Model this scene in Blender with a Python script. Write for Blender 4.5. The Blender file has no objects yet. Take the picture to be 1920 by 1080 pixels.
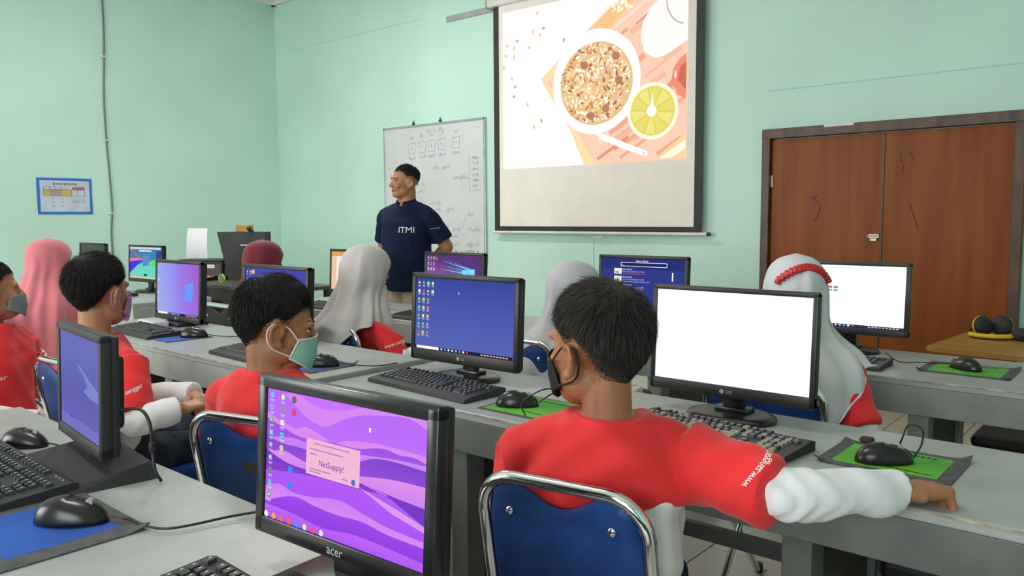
import bpy, bmesh, math, random
import numpy as np
from mathutils import Vector, Matrix, Euler
from mathutils.bvhtree import BVHTree

random.seed(7); RNG = np.random.default_rng(7)
scene = bpy.context.scene
COL = scene.collection
R = math.radians

# ------------------------------------------------------------------ camera
CAM_H = 1.30
cam = bpy.data.cameras.new('camera'); camo = bpy.data.objects.new('camera', cam); COL.objects.link(camo)
cam.sensor_width = 36.0; cam.lens = 36.0 * 1500 / 1920; cam.clip_start = 0.02
yaw, pit, rol = R(40.7), R(5.1), R(-0.35)
fw = Vector((-math.sin(yaw) * math.cos(pit), math.cos(yaw) * math.cos(pit), -math.sin(pit)))
rt = Vector((math.cos(yaw), math.sin(yaw), 0)); up = rt.cross(fw)
rt2 = rt * math.cos(rol) + up * math.sin(rol); up2 = up * math.cos(rol) - rt * math.sin(rol)
m3 = Matrix((rt2, up2, -fw)).transposed()
camo.matrix_world = Matrix.Translation((0, 0, CAM_H)) @ m3.to_4x4()
cam.dof.use_dof = False
scene.camera = camo

# ------------------------------------------------------------------ world, light, exposure
scene.view_settings.view_transform = 'Standard'; scene.view_settings.look = 'None'
scene.view_settings.gamma = 1.0; scene.view_settings.exposure = 0.0
scene.view_settings.use_curve_mapping = False
world = bpy.data.worlds.new('world'); scene.world = world; world.use_nodes = True
world.node_tree.nodes['Background'].inputs[0].default_value = (0.86, 0.93, 1.0, 1)
world.node_tree.nodes['Background'].inputs[1].default_value = 0.8

XL, XR, YB, YR, ZC = -8.84, 2.9, 5.8, -2.6, 3.94      # room: left, right, board wall, rear wall, ceiling

def area(name, loc, rot, sx, sy, power, col):
    l = bpy.data.lights.new(name, 'AREA'); l.shape = 'RECTANGLE'; l.size = sx; l.size_y = sy
    l.energy = power; l.color = col
    o = bpy.data.objects.new(name, l); COL.objects.link(o); o.location = loc; o.rotation_euler = rot
    return o
# daylight coming in through the rear windows
area('daylight_rear_left', (-5.6, YR - 0.02, 1.85), (R(90), 0, 0), 4.0, 1.7, 175, (1.0, 0.99, 0.98))
area('daylight_rear_right', (0.0, YR - 0.02, 1.85), (R(90), 0, 0), 2.4, 1.7, 88, (0.98, 0.99, 1.0))

# ------------------------------------------------------------------ materials
def lin(c):
    if isinstance(c, str):
        c = c.lstrip('#'); c = [int(c[i:i + 2], 16) / 255 for i in (0, 2, 4)]
        return tuple(x / 12.92 if x <= 0.04045 else ((x + 0.055) / 1.055) ** 2.4 for x in c)
    return tuple(c)
_M = {}
def mat(name, col, rough=0.6, metal=0.0, var=0.06, vscale=6.0, bump=0.0, bscale=200.0, coat=0.0, spec=0.5, col2=None, stretch=None, detail=4.0, sheen=0.0):
    if name in _M: return _M[name]
    m = bpy.data.materials.new(name); m.use_nodes = True; nt = m.node_tree; N = nt.nodes; L = nt.links
    b = N['Principled BSDF']; c = lin(col)
    b.inputs['Roughness'].default_value = rough; b.inputs['Metallic'].default_value = metal
    b.inputs['Specular IOR Level'].default_value = spec
    b.inputs['Coat Weight'].default_value = coat; b.inputs['Coat Roughness'].default_value = 0.15
    if sheen: b.inputs['Sheen Weight'].default_value = sheen
    tc = N.new('ShaderNodeTexCoord'); mp = N.new('ShaderNodeMapping')
    if stretch: mp.inputs['Scale'].default_value = stretch
    L.new(tc.outputs['Object'], mp.inputs['Vector'])
    no = N.new('ShaderNodeTexNoise'); no.inputs['Scale'].default_value = vscale; no.inputs['Detail'].default_value = detail
    L.new(mp.outputs[0], no.inputs['Vector'])
    rp = N.new('ShaderNodeValToRGB')
    e = rp.color_ramp.elements
    c2 = lin(col2) if col2 else tuple(min(1, x * (1 + var * 2)) for x in c)
    c1 = c if col2 else tuple(x * (1 - var * 2) for x in c)
    e[0].position = 0.3; e[1].position = 0.7
    e[0].color = (*c1, 1); e[1].color = (*c2, 1)
    L.new(no.outputs[0], rp.inputs[0]); L.new(rp.outputs[0], b.inputs['Base Color'])
    if bump:
        n2 = N.new('ShaderNodeTexNoise'); n2.inputs['Scale'].default_value = bscale; n2.inputs['Detail'].default_value = 3
        L.new(mp.outputs[0], n2.inputs['Vector'])
        bp = N.new('ShaderNodeBump'); bp.inputs['Strength'].default_value = bump; bp.inputs['Distance'].default_value = 0.002
        L.new(n2.outputs[0], bp.inputs['Height']); L.new(bp.outputs[0], b.inputs['Normal'])
    _M[name] = m; return m
def em(col, s=1.0):
    key = 'glow_%s_%.2f' % (col if isinstance(col, str) else '%.3f_%.3f_%.3f' % tuple(col), s)
    if key in _M: return _M[key]
    m = bpy.data.materials.new(key); m.use_nodes = True; nt = m.node_tree
    nt.nodes.remove(nt.nodes['Principled BSDF'])
    e = nt.nodes.new('ShaderNodeEmission'); e.inputs[0].default_value = (*lin(col), 1); e.inputs[1].default_value = s
    nt.links.new(e.outputs[0], nt.nodes['Material Output'].inputs[0]); _M[key] = m; return m
def em_grad(name, stops, direction=(1, 0, 0), origin=0.0, length=1.0, s=1.0, noise=0.0, nscale=3.0):
    """emission with a colour ramp along a local direction (screen wallpapers)"""
    if name in _M: return _M[name]
    m = bpy.data.materials.new(name); m.use_nodes = True; nt = m.node_tree; N = nt.nodes; L = nt.links
    N.remove(N['Principled BSDF'])
    tc = N.new('ShaderNodeTexCoord'); dt = N.new('ShaderNodeVectorMath'); dt.operation = 'DOT_PRODUCT'
    dt.inputs[1].default_value = direction; L.new(tc.outputs['Object'], dt.inputs[0])
    ma = N.new('ShaderNodeMath'); ma.operation = 'MULTIPLY_ADD'; ma.inputs[1].default_value = 1 / length; ma.inputs[2].default_value = -origin / length
    L.new(dt.outputs['Value'], ma.inputs[0]); src = ma.outputs[0]
    if noise:
        no = N.new('ShaderNodeTexNoise'); no.inputs['Scale'].default_value = nscale; L.new(tc.outputs['Object'], no.inputs['Vector'])
        m2 = N.new('ShaderNodeMath'); m2.operation = 'MULTIPLY_ADD'; m2.inputs[1].default_value = noise; L.new(no.outputs[0], m2.inputs[0]); L.new(src, m2.inputs[2]); src = m2.outputs[0]
    rp = N.new('ShaderNodeValToRGB'); L.new(src, rp.inputs[0]); els = rp.color_ramp.elements
    while len(els) < len(stops): els.new(0.5)
    for e_, (p, c) in zip(els, stops): e_.position = p; e_.color = (*lin(c), 1)
    e = N.new('ShaderNodeEmission'); e.inputs[1].default_value = s; L.new(rp.outputs[0], e.inputs[0])
    L.new(e.outputs[0], N['Material Output'].inputs[0]); _M[name] = m; return m

WALL = mat('mint_wall_paint', (0.525, 0.745, 0.65), 0.55, var=0.03, vscale=0.9, bump=0.15, bscale=60)
CEIL = mat('white_ceiling_paint', (0.74, 0.73, 0.71), 0.8, var=0.02)
TILE = mat('cream_floor_tile', (0.62, 0.58, 0.50), 0.28, var=0.04, vscale=3)
GROUT = mat('dark_grout', (0.06, 0.055, 0.05), 0.9)
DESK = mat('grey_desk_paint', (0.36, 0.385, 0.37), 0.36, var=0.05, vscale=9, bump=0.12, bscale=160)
DESKL = mat('lit_apron_paint', (0.36, 0.375, 0.36), 0.5, var=0.10, vscale=7, bump=0.15, bscale=160)  # lit copy of the apron paint, for the brighter left side
DESKM = mat('half_shaded_apron_paint', (0.25, 0.27, 0.255), 0.5, var=0.10, vscale=7, bump=0.15, bscale=160)  # partly darkened copy, some of the light falloff put into the colour
DESKF = mat('shaded_apron_paint', (0.13, 0.145, 0.135), 0.5, var=0.10, vscale=7, bump=0.15, bscale=160)  # desk grey darkened, weaker light at the right put into the colour
EDGE = mat('worn_desk_edge', (0.40, 0.36, 0.26), 0.6, var=0.25, vscale=25)
DARKW = mat('dark_brown_wood', (0.045, 0.032, 0.026), 0.45, var=0.2, vscale=12)
BLK = mat('black_plastic', (0.013, 0.013, 0.014), 0.42, var=0.1)
BLKM = mat('matte_black_plastic', (0.02, 0.02, 0.021), 0.6, var=0.1, bump=0.1, bscale=900)
GLOSSBLK = mat('glossy_black_plastic', (0.012, 0.011, 0.012), 0.27, var=0.05)
KEY = mat('black_keycap', (0.022, 0.022, 0.023), 0.4, var=0.1)
KEYY = mat('worn_pale_keycap', (0.30, 0.27, 0.20), 0.5, var=0.25, vscale=40)
KEYP = mat('pale_key_print', (0.55, 0.55, 0.55), 0.6)
CHROME = mat('chrome_tube', (0.78, 0.79, 0.80), 0.12, metal=1.0, var=0.02)
VINYL = mat('blue_vinyl', (0.008, 0.046, 0.19), 0.45, spec=0.35, var=0.12, vscale=14, bump=0.2, bscale=300)
BLKSEAT = mat('black_vinyl', (0.010, 0.009, 0.009), 0.5, var=0.15, bump=0.25, bscale=300)
WOOD = mat('brown_door_veneer', (0.20, 0.045, 0.006), 0.42, var=0.2, vscale=2.6, col2=(0.27, 0.075, 0.012), stretch=(6, 6, 0.55), bump=0.04, bscale=30, coat=0.0, spec=0.2)
WOODF = mat('door_frame_wood', (0.085, 0.042, 0.024), 0.45, var=0.2, vscale=5, stretch=(3, 3, 1))
TABLET = mat('orange_wood_tablet', (0.42, 0.20, 0.045), 0.38, var=0.1, vscale=3, stretch=(1, 8, 1))
WHITEB = mat('whiteboard_enamel', (0.62, 0.63, 0.65), 0.22, var=0.03, vscale=2)
ALU = mat('aluminium_trim', (0.52, 0.53, 0.54), 0.35, metal=0.8)
FABRIC_SCREEN = mat('projection_cloth', (0.80, 0.74, 0.68), 0.8, var=0.02)  # base colour brightened to carry the projector's spill light
WHITEP = mat('off_white_plastic', (0.72, 0.70, 0.66), 0.5)
GREYP = mat('grey_plastic', (0.35, 0.36, 0.37), 0.5)
PAPER = mat('white_paper', (0.74, 0.74, 0.78), 0.8, var=0.01)
RED = mat('red_cotton', (0.79, 0.020, 0.024), 0.8, var=0.05, vscale=5, bump=0.25, bscale=700, sheen=0.15)
WHITEC = mat('white_cotton', (0.84, 0.85, 0.88), 0.85, var=0.02, bump=0.2, bscale=600)
NAVY = mat('navy_polo_cotton', (0.005, 0.012, 0.040), 0.85, var=0.08, bump=0.2, bscale=700, spec=0.2)
KHAKI = mat('khaki_cotton', (0.50, 0.41, 0.29), 0.8, var=0.04)
PALEP = mat('pale_grey_cotton', (0.55, 0.54, 0.51), 0.85, var=0.05, bump=0.2, bscale=500)
DENIM = mat('dark_denim', (0.015, 0.025, 0.055), 0.85, var=0.2, vscale=20)
DARKT = mat('dark_grey_trousers', (0.030, 0.030, 0.032), 0.8, var=0.15, vscale=10)
SKIN = mat('brown_skin', (0.38, 0.16, 0.075), 0.5, var=0.06, vscale=14, bump=0.06, bscale=400)
SKIN2 = mat('light_brown_skin', (0.45, 0.21, 0.115), 0.5, var=0.05, vscale=14, bump=0.06, bscale=400)
SKIN3 = mat('tan_skin', (0.40, 0.175, 0.085), 0.48, var=0.05, vscale=14)
LIP = mat('lip_skin', (0.30, 0.09, 0.065), 0.45)
HAIR = mat('black_hair', (0.022, 0.020, 0.019), 0.75, var=0.2, spec=0.25)
HAIRB = mat('dark_brown_hair', (0.046, 0.040, 0.037), 0.75, var=0.25, spec=0.25)
EYEW = mat('eye_white', (0.7, 0.68, 0.65), 0.2); EYED = mat('dark_iris', (0.012, 0.007, 0.005), 0.1)
MINT = mat('mint_mask', (0.30, 0.66, 0.53), 0.8); LILAC = mat('lilac_mask', (0.50, 0.25, 0.52), 0.8)
GREYM = mat('grey_mask', (0.20, 0.25, 0.25), 0.8); BLACKM = mat('black_mask', (0.012, 0.012, 0.013), 0.7)
WHITEM = mat('white_mask_edge', (0.75, 0.76, 0.76), 0.8)
HGREY = mat('warm_grey_hijab', (0.50, 0.465, 0.455), 0.8, var=0.03, bump=0.1, bscale=500, sheen=0.2)
HLGREY = mat('pale_grey_hijab', (0.46, 0.46, 0.48), 0.8, var=0.03, sheen=0.2)
HWHITE = mat('white_hijab', (0.60, 0.61, 0.62), 0.8, var=0.02, sheen=0.2)
HPINK = mat('pink_hijab', (0.62, 0.17, 0.20), 0.8, var=0.04, sheen=0.2)
HMAROON = mat('maroon_hijab', (0.17, 0.008, 0.022), 0.8, var=0.05, sheen=0.2)
REDB = mat('red_beads', (0.55, 0.02, 0.02), 0.35)
GREENP = mat('green_pad_print', (0.05, 0.30, 0.05), 0.7, col2=(0.16, 0.52, 0.03), vscale=5)
BLUEP = mat('blue_pad_cloth', (0.012, 0.085, 0.42), 0.75, var=0.1)
PADG = mat('dark_grey_pad', (0.085, 0.085, 0.088), 0.85, var=0.15, vscale=30)
YELLOW = mat('yellow_plastic', (0.72, 0.47, 0.01), 0.35)
INK = mat('grey_marker', (0.33, 0.33, 0.37), 0.8); INKB = mat('blue_marker', (0.28, 0.31, 0.48), 0.8); INKR = mat('red_marker', (0.56, 0.42, 0.43), 0.8); INKF = mat('faint_marker', (0.50, 0.50, 0.53), 0.8)
PRINTW = mat('white_shirt_print', (0.80, 0.80, 0.80), 0.7)
BRASS = mat('brass_latch', (0.45, 0.40, 0.30), 0.35, metal=0.8)
BLUEPOST = mat('blue_poster_border', (0.02, 0.16, 0.58), 0.5); POSTW = mat('poster_paper', (0.52, 0.56, 0.66), 0.6)
ORG = mat('orange_card', (0.50, 0.25, 0.07), 0.7)
LIMEG = mat('lime_ring', (0.35, 0.72, 0.05), 0.5)
BROWNBIT = mat('brown_crumb', (0.05, 0.03, 0.02), 0.8)

# ------------------------------------------------------------------ geometry helpers
class G:
    def __init__(s): s.v = []; s.f = []; s.m = []
    def add(s, V, F, mi=0):
        o = len(s.v); s.v.extend([tuple(p) for p in V]); s.f.extend([tuple(i + o for i in f) for f in F]); s.m.extend([mi] * len(F)); return s
    def box(s, c, d, mi=0, rot=None, bev=0.0):
        hx, hy, hz = d[0] / 2, d[1] / 2, d[2] / 2
        if bev <= 0:
            V = [(x, y, z) for x in (-hx, hx) for y in (-hy, hy) for z in (-hz, hz)]
            F = [(0, 1, 3, 2), (4, 6, 7, 5), (0, 4, 5, 1), (2, 3, 7, 6), (0, 2, 6, 4), (1, 5, 7, 3)]
        else:
            bm = bmesh.new(); bmesh.ops.create_cube(bm, size=1.0)
            bmesh.ops.scale(bm, vec=d, verts=bm.verts)
            bmesh.ops.bevel(bm, geom=list(bm.edges), offset=min(bev, min(d) * 0.45), segments=2, profile=0.5, affect='EDGES')
            bm.verts.index_update(); V = [v.co.copy() for v in bm.verts]; F = [[v.index for v in f.verts] for f in bm.faces]; bm.free()
        M_ = rot if rot is not None else None
        V = [((M_ @ Vector(p)) if M_ else Vector(p)) + Vector(c) for p in V]
        return s.add(V, F, mi)
    def tube(s, pts, r, n=10, mi=0, closed=False, caps=True):
        pts = [Vector(p) for p in pts]; k = len(pts); rs = r if isinstance(r, (list, tuple)) else [r] * k
        tang = []
        for i in range(k):
            if closed: t = pts[(i + 1) % k] - pts[i - 1]
            else: t = pts[min(i + 1, k - 1)] - pts[max(i - 1, 0)]
            tang.append(t.normalized() if t.length > 1e-9 else Vector((0, 0, 1)))
        a = Vector((0, 0, 1)) if abs(tang[0].z) < 0.9 else Vector((1, 0, 0))
        nrm = (a - tang[0] * a.dot(tang[0])).normalized(); V = []
        for i in range(k):
            nrm = (nrm - tang[i] * nrm.dot(tang[i])).normalized(); b = tang[i].cross(nrm)
            for j in range(n):
                an = 2 * math.pi * j / n; V.append(pts[i] + (nrm * math.cos(an) + b * math.sin(an)) * rs[i])
        F = []
        for i in range(k if closed else k - 1):
            i2 = (i + 1) % k
            for j in range(n): F.append((i * n + j, i * n + (j + 1) % n, i2 * n + (j + 1) % n, i2 * n + j))
        if caps and not closed:
            F.append(tuple(range(n - 1, -1, -1))); F.append(tuple((k - 1) * n + j for j in range(n)))
        return s.add(V, F, mi)
    def ball(s, c, r, mi=0, rot=None, nu=20, nv=12):
        if not isinstance(r, (tuple, list)): r = (r, r, r)
        V = [(0, 0, r[2])]; F = []
        for i in range(1, nv):
            th = math.pi * i / nv
            for j in range(nu):
                ph = 2 * math.pi * j / nu; V.append((r[0] * math.sin(th) * math.cos(ph), r[1] * math.sin(th) * math.sin(ph), r[2] * math.cos(th)))
        V.append((0, 0, -r[2]))
        for j in range(nu): F.append((0, 1 + j, 1 + (j + 1) % nu))
        for i in range(nv - 2):
            for j in range(nu): F.append((1 + i * nu + j, 1 + (i + 1) * nu + j, 1 + (i + 1) * nu + (j + 1) % nu, 1 + i * nu + (j + 1) % nu))
        b = 1 + (nv - 2) * nu
        for j in range(nu): F.append((len(V) - 1, b + (j + 1) % nu, b + j))
        V = [((rot @ Vector(p)) if rot else Vector(p)) + Vector(c) for p in V]
        return s.add(V, F, mi)
    def cap(s, p0, r0, p1, r1, mi=0, n=16):
        """tapered capsule with round ends"""
        p0, p1 = Vector(p0), Vector(p1); d = (p1 - p0); L = d.length; d = d / max(L, 1e-9); P = []; rr = []
        for k in range(4): a = math.pi / 2 * (1 - k / 4) ; P.append(p0 - d * r0 * math.sin(a)); rr.append(max(r0 * math.cos(a), 1e-4))
        P += [p0, p1]; rr += [r0, r1]
        for k in range(1, 5): a = math.pi / 2 * k / 4; P.append(p1 + d * r1 * math.sin(a)); rr.append(max(r1 * math.cos(a), 1e-4))
        return s.tube(P, rr, n, mi)
    def loft(s, secs, mi=0, n=28, ex=2.0):
        """closed loft of (centre, rx, ry, yaw, tilt) elliptical rings"""
        V = []; F = []
        for (c, rx, ry, yw) in secs:
            for j in range(n):
                a = 2 * math.pi * j / n; ca, sa = math.cos(a), math.sin(a)
                x = rx * math.copysign(abs(ca) ** (2 / ex), ca); y = ry * math.copysign(abs(sa) ** (2 / ex), sa)
                V.append((c[0] + x * math.cos(yw) - y * math.sin(yw), c[1] + x * math.sin(yw) + y * math.cos(yw), c[2]))
        k = len(secs)
        for i in range(k - 1):
            for j in range(n): F.append((i * n + j, i * n + (j + 1) % n, (i + 1) * n + (j + 1) % n, (i + 1) * n + j))
        F.append(tuple(range(n - 1, -1, -1))); F.append(tuple((k - 1) * n + j for j in range(n)))
        return s.add(V, F, mi)
    def prism(s, poly, z0, z1, mi=0):
        n = len(poly); V = [(x, y, z0) for x, y in poly] + [(x, y, z1) for x, y in poly]
        F = [tuple(range(n - 1, -1, -1)), tuple(range(n, 2 * n))] + [(i, (i + 1) % n, n + (i + 1) % n, n + i) for i in range(n)]
        return s.add(V, F, mi)
    def mesh(s, name):
        me = bpy.data.meshes.new(name); me.from_pydata(s.v, [], s.f)
        if s.m and max(s.m) > 0: me.polygons.foreach_set('material_index', s.m)
        me.update(); return me

def mk(name, g, mats, parent=None, loc=None, rot=None, smooth=False, auto=None):
    me = g if isinstance(g, bpy.types.Mesh) else g.mesh(name)
    if not isinstance(mats, (list, tuple)): mats = [mats]
    if len(me.materials) == 0:
        for m in mats: me.materials.append(m)
    o = bpy.data.objects.new(name, me); COL.objects.link(o)
    if parent: o.parent = parent
    if loc is not None: o.location = loc
    if rot is not None: o.rotation_euler = rot
    if smooth: me.polygons.foreach_set('use_smooth', [True] * len(me.polygons))
    if auto is not None:
        me.polygons.foreach_set('use_smooth', [True] * len(me.polygons)); me.set_sharp_from_angle(angle=R(auto))
    return o
def tag(o, label=None, cat=None, group=None, kind=None):
    if label: o['label'] = label
    if cat: o['category'] = cat
    if group: o['group'] = group
    if kind: o['kind'] = kind
    return o
def thing(name, label, cat, loc=(0, 0, 0), rz=0.0, group=None):
    o = bpy.data.objects.new(name, None); COL.objects.link(o); o.empty_display_size = 0.1
    o.location = loc; o.rotation_euler = (0, 0, rz)
    return tag(o, label, cat, group)
def arc(c, r, a0, a1, n, plane='xz'):
    out = []
    for i in range(n + 1):
        a = R(a0 + (a1 - a0) * i / n); u, v = r * math.cos(a), r * math.sin(a)
        out.append((c[0] + u, c[1], c[2] + v) if plane == 'xz' else (c[0] + u, c[1] + v, c[2]))
    return out
def spline(pts, n=6):
    """Catmull-Rom through pts"""
    P = [Vector(p) for p in pts]; P = [P[0] * 2 - P[1]] + P + [P[-1] * 2 - P[-2]]; out = []
    for i in range(1, len(P) - 2):
        for k in range(n):
            t = k / n; a, b, c, d = P[i - 1], P[i], P[i + 1], P[i + 2]
            out.append(0.5 * ((2 * b) + (c - a) * t + (2 * a - 5 * b + 4 * c - d) * t * t + (3 * b - a - 3 * c + d) * t ** 3))
    out.append(P[-2]); return out
_T = {}
def text_geo(txt, size, bold=False, shear=0.0):
    """verts, faces of flat lettering in the xy plane, centred"""
    key = (txt, size, bold, shear)
    if key in _T: return _T[key]
    cu = bpy.data.curves.new('lettering', 'FONT'); cu.body = txt; cu.size = size; cu.align_x = 'CENTER'; cu.align_y = 'CENTER'
    cu.resolution_u = 2; cu.offset = size * 0.009 if bold else 0; cu.shear = shear
    o = bpy.data.objects.new('lettering', cu); COL.objects.link(o); dg = bpy.context.evaluated_depsgraph_get()
    me = bpy.data.meshes.new_from_object(o.evaluated_get(dg))
    bm = bmesh.new(); bm.from_mesh(me); bmesh.ops.triangulate(bm, faces=bm.faces[:]); bm.to_mesh(me); bm.free()
    V = [v.co.copy() for v in me.vertices]; F = [tuple(p.vertices) for p in me.polygons]
    bpy.data.objects.remove(o); bpy.data.curves.remove(cu); bpy.data.meshes.remove(me)
    _T[key] = (V, F); return V, F
def bvh_of(me): return BVHTree.FromPolygons([v.co.copy() for v in me.vertices], [tuple(p.vertices) for p in me.polygons])
def wrap_text(name, txt, size, origin, ux, uy, direction, me, m, parent, bold=True, lift=0.0016):
    """lettering projected onto a garment"""
    V, F = text_geo(txt, size, bold); bv = bvh_of(me); out = []
    origin, ux, uy, direction = Vector(origin), Vector(ux).normalized(), Vector(uy).normalized(), Vector(direction).normalized()
    for v in V:
        p = origin + ux * v.x + uy * v.y; h = bv.ray_cast(p - direction * 0.25, direction, 0.6)
        out.append((h[0] + h[1] * lift) if h[0] is not None else p)
    g = G(); g.add(out, F); return mk(name, g, m, parent)

def waves(co, seed, amp, freq, n=7):
    r = np.random.default_rng(seed); out = np.zeros(len(co))
    for _ in range(n):
        d = r.normal(size=3); d /= np.linalg.norm(d); out += np.sin(co @ d * freq * r.uniform(0.6, 1.6) + r.uniform(0, 6.28))
    return out * amp / math.sqrt(n)
def fuse(name, g, voxel, it, mats, parent, origin=(0, 0, 0), disp=None):
    """weld overlapping closed shapes into one continuous smooth skin"""
    me0 = g.mesh('tmp'); o = bpy.data.objects.new('tmp', me0); COL.objects.link(o)
    md = o.modifiers.new('r', 'REMESH'); md.mode = 'VOXEL'; md.voxel_size = voxel; md.use_smooth_shade = True
    if it:
        sm = o.modifiers.new('s', 'SMOOTH'); sm.factor = 0.5; sm.iterations = it
    dg = bpy.context.evaluated_depsgraph_get(); me = bpy.data.meshes.new_from_object(o.evaluated_get(dg))
    bpy.data.objects.remove(o); bpy.data.meshes.remove(me0); me.name = name
    n = len(me.vertices); co = np.empty(n * 3); me.vertices.foreach_get('co', co); co = co.reshape(-1, 3)
    if disp is not None:
        no = np.empty(n * 3); me.vertices.foreach_get('normal', no); no = no.reshape(-1, 3)
        co = co + no * disp(co)[:, None]
    co = co - np.array(origin); me.vertices.foreach_set('co', co.ravel()); me.update()
    me.polygons.foreach_set('use_smooth', [True] * len(me.polygons))
    me.materials.clear()
    return mk(name, me, mats, parent)
# ================================================================== THE ROOM
def slab(name, c, d, m, parent=None):
    o = mk(name, G().box((0, 0, 0), d), m, parent, loc=c); 
    if not parent: o['kind'] = 'structure'
    return o
W = 0.12
back = slab('wall_back', ((XL + XR) / 2, YB + W / 2, ZC / 2), (XR - XL + 2 * W, W, ZC), WALL)
left = slab('wall_left', (XL - W / 2, (YB + YR) / 2, ZC / 2), (W, YB - YR, ZC), WALL)
ceil = slab('ceiling', ((XL + XR) / 2, (YB + YR) / 2, ZC + 0.05), (XR - XL + 2 * W, YB - YR + 2 * W, 0.1), CEIL)
for nm, c, d in (('trim_1', (XL + 0.03, (YB + YR) / 2, ZC - 0.02), (0.06, YB - YR, 0.04)), ('trim_2', ((XL + XR) / 2, YB - 0.03, ZC - 0.02), (XR - XL, 0.06, 0.04))):
    slab(nm, c, d, CEIL)
# thin painted-over ridge lines along the board wall (old wiring under the paint)
for nm, x0, x1, z in (('trim_3', -8.6, -6.2, 3.335), ('trim_4', -2.48, 1.0, 2.218)):
    slab(nm, ((x0 + x1) / 2, YB - 0.004, z), (x1 - x0, 0.008, 0.012), WALL)
slab('trim_5', (-4.04, YB - 0.003, 0.62), (0.006, 0.006, 1.0), WALL)
# rear and right walls with their window openings (behind and beside the camera)
def windowed(name, axis, fixed, a0, a1, w0, w1, z0, z1, n):
    g = G()
    def b(u0, u1, za, zb):
        c, d = (u0 + u1) / 2, u1 - u0
        if axis == 'x': g.box((c, fixed, (za + zb) / 2), (d, W, zb - za))
        else: g.box((fixed, c, (za + zb) / 2), (W, d, zb - za))
    b(a0, a1, 0, z0); b(a0, a1, z1, ZC); b(a0, w0, z0, z1); b(w1, a1, z0, z1)
    mk(name, g, WALL)['kind'] = 'structure'
    for i in range(n):
        g = G(); u0 = w0 + (w1 - w0) * i / n; u1 = w0 + (w1 - w0) * (i + 1) / n
        for (a, b_, za, zb) in ((u0, u0 + .04, z0, z1), (u1 - .04, u1, z0, z1), (u0, u1, z0, z0 + .04), (u0, u1, z1 - .04, z1)):
            c = (a + b_) / 2
            if axis == 'x': g.box((c, fixed + 0.03, (za + zb) / 2), (b_ - a, .04, zb - za))
            else: g.box((fixed - 0.03, c, (za + zb) / 2), (.04, b_ - a, zb - za))
        global WN; WN += 1
        mk('window_%d' % WN, g, WOODF)['kind'] = 'structure'
WN = 0
windowed('wall_rear', 'x', YR - W / 2 - 0.02, XL, -2.5, -7.6, -3.6, 1.0, 2.7, 4)
windowed('wall_rear_right', 'x', YR - W / 2 - 0.02, -2.5, XR, -1.2, 1.2, 1.0, 2.7, 2)
slab('wall_right', (XR + W / 2, (YB + YR) / 2, ZC / 2), (W, YB - YR, ZC), WALL)
# fluorescent ceiling lamps (above the frame)
def ceiling_lamp(label, x, y, rz, power):
    t = thing('ceiling_lamp', label, 'lamp', (x, y, ZC), rz, 'fluorescent ceiling lamps')
    mk('housing', G().box((0, 0, -0.03), (1.26, 0.16, 0.06), bev=0.01), WHITEP, t)
    for sy in (-.045, .045): mk('tube', G().tube([(-.6, sy, -.078), (.6, sy, -.078)], .013, 12), em('#fffaf0', 6.0), t, auto=60)
    l = bpy.data.lights.new('lamp_light', 'AREA'); l.shape = 'RECTANGLE'; l.size = 1.2; l.size_y = 0.14; l.energy = power; l.color = (1.0, 0.97, 0.92)
    o = bpy.data.objects.new('lamp_light', l); COL.objects.link(o); o.parent = t; o.location = (0, 0, -.10)
ceiling_lamp('white fluorescent ceiling lamp above the whiteboard end of the room', -5.6, 3.5, 0, 66)
ceiling_lamp('white fluorescent ceiling lamp above the front desks', -2.3, 0.5, 0, 34)

# floor: grout slab with separate tiles
floor = slab('floor', ((XL + XR) / 2, (YB + YR) / 2, -0.056), (XR - XL + 2 * W, YB - YR + 2 * W, 0.1), GROUT)
T = 0.40; tg = G().box((0, 0, 0), (T - 0.006, T - 0.006, 0.008), bev=0.0015); tm = tg.mesh('tile')
rest = G(); nx = int((XR - XL) / T) + 1; ny = int((YB - YR) / T) + 1
fo = floor.location
for i in range(nx):
    for j in range(ny):
        x = -1.40 + T / 2 + (i - 18) * T; y = 2.815 + T / 2 + (j - 13) * T
        if not (XL < x < XR and YR < y < YB): continue
        if -4.2 < x < 0.9 and 0.6 < y < 5.4:
            o = mk('tile', tm, TILE, floor, loc=(x - fo.x, y - fo.y, 0.052 - fo.z - 0.056 + 0.0))
        else: rest.box((x - fo.x, y - fo.y, 0.052 - fo.z - 0.056), (T - 0.006, T - 0.006, 0.008))
mk('outer_tiles', rest, TILE, floor)['kind'] = 'stuff'

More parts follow.
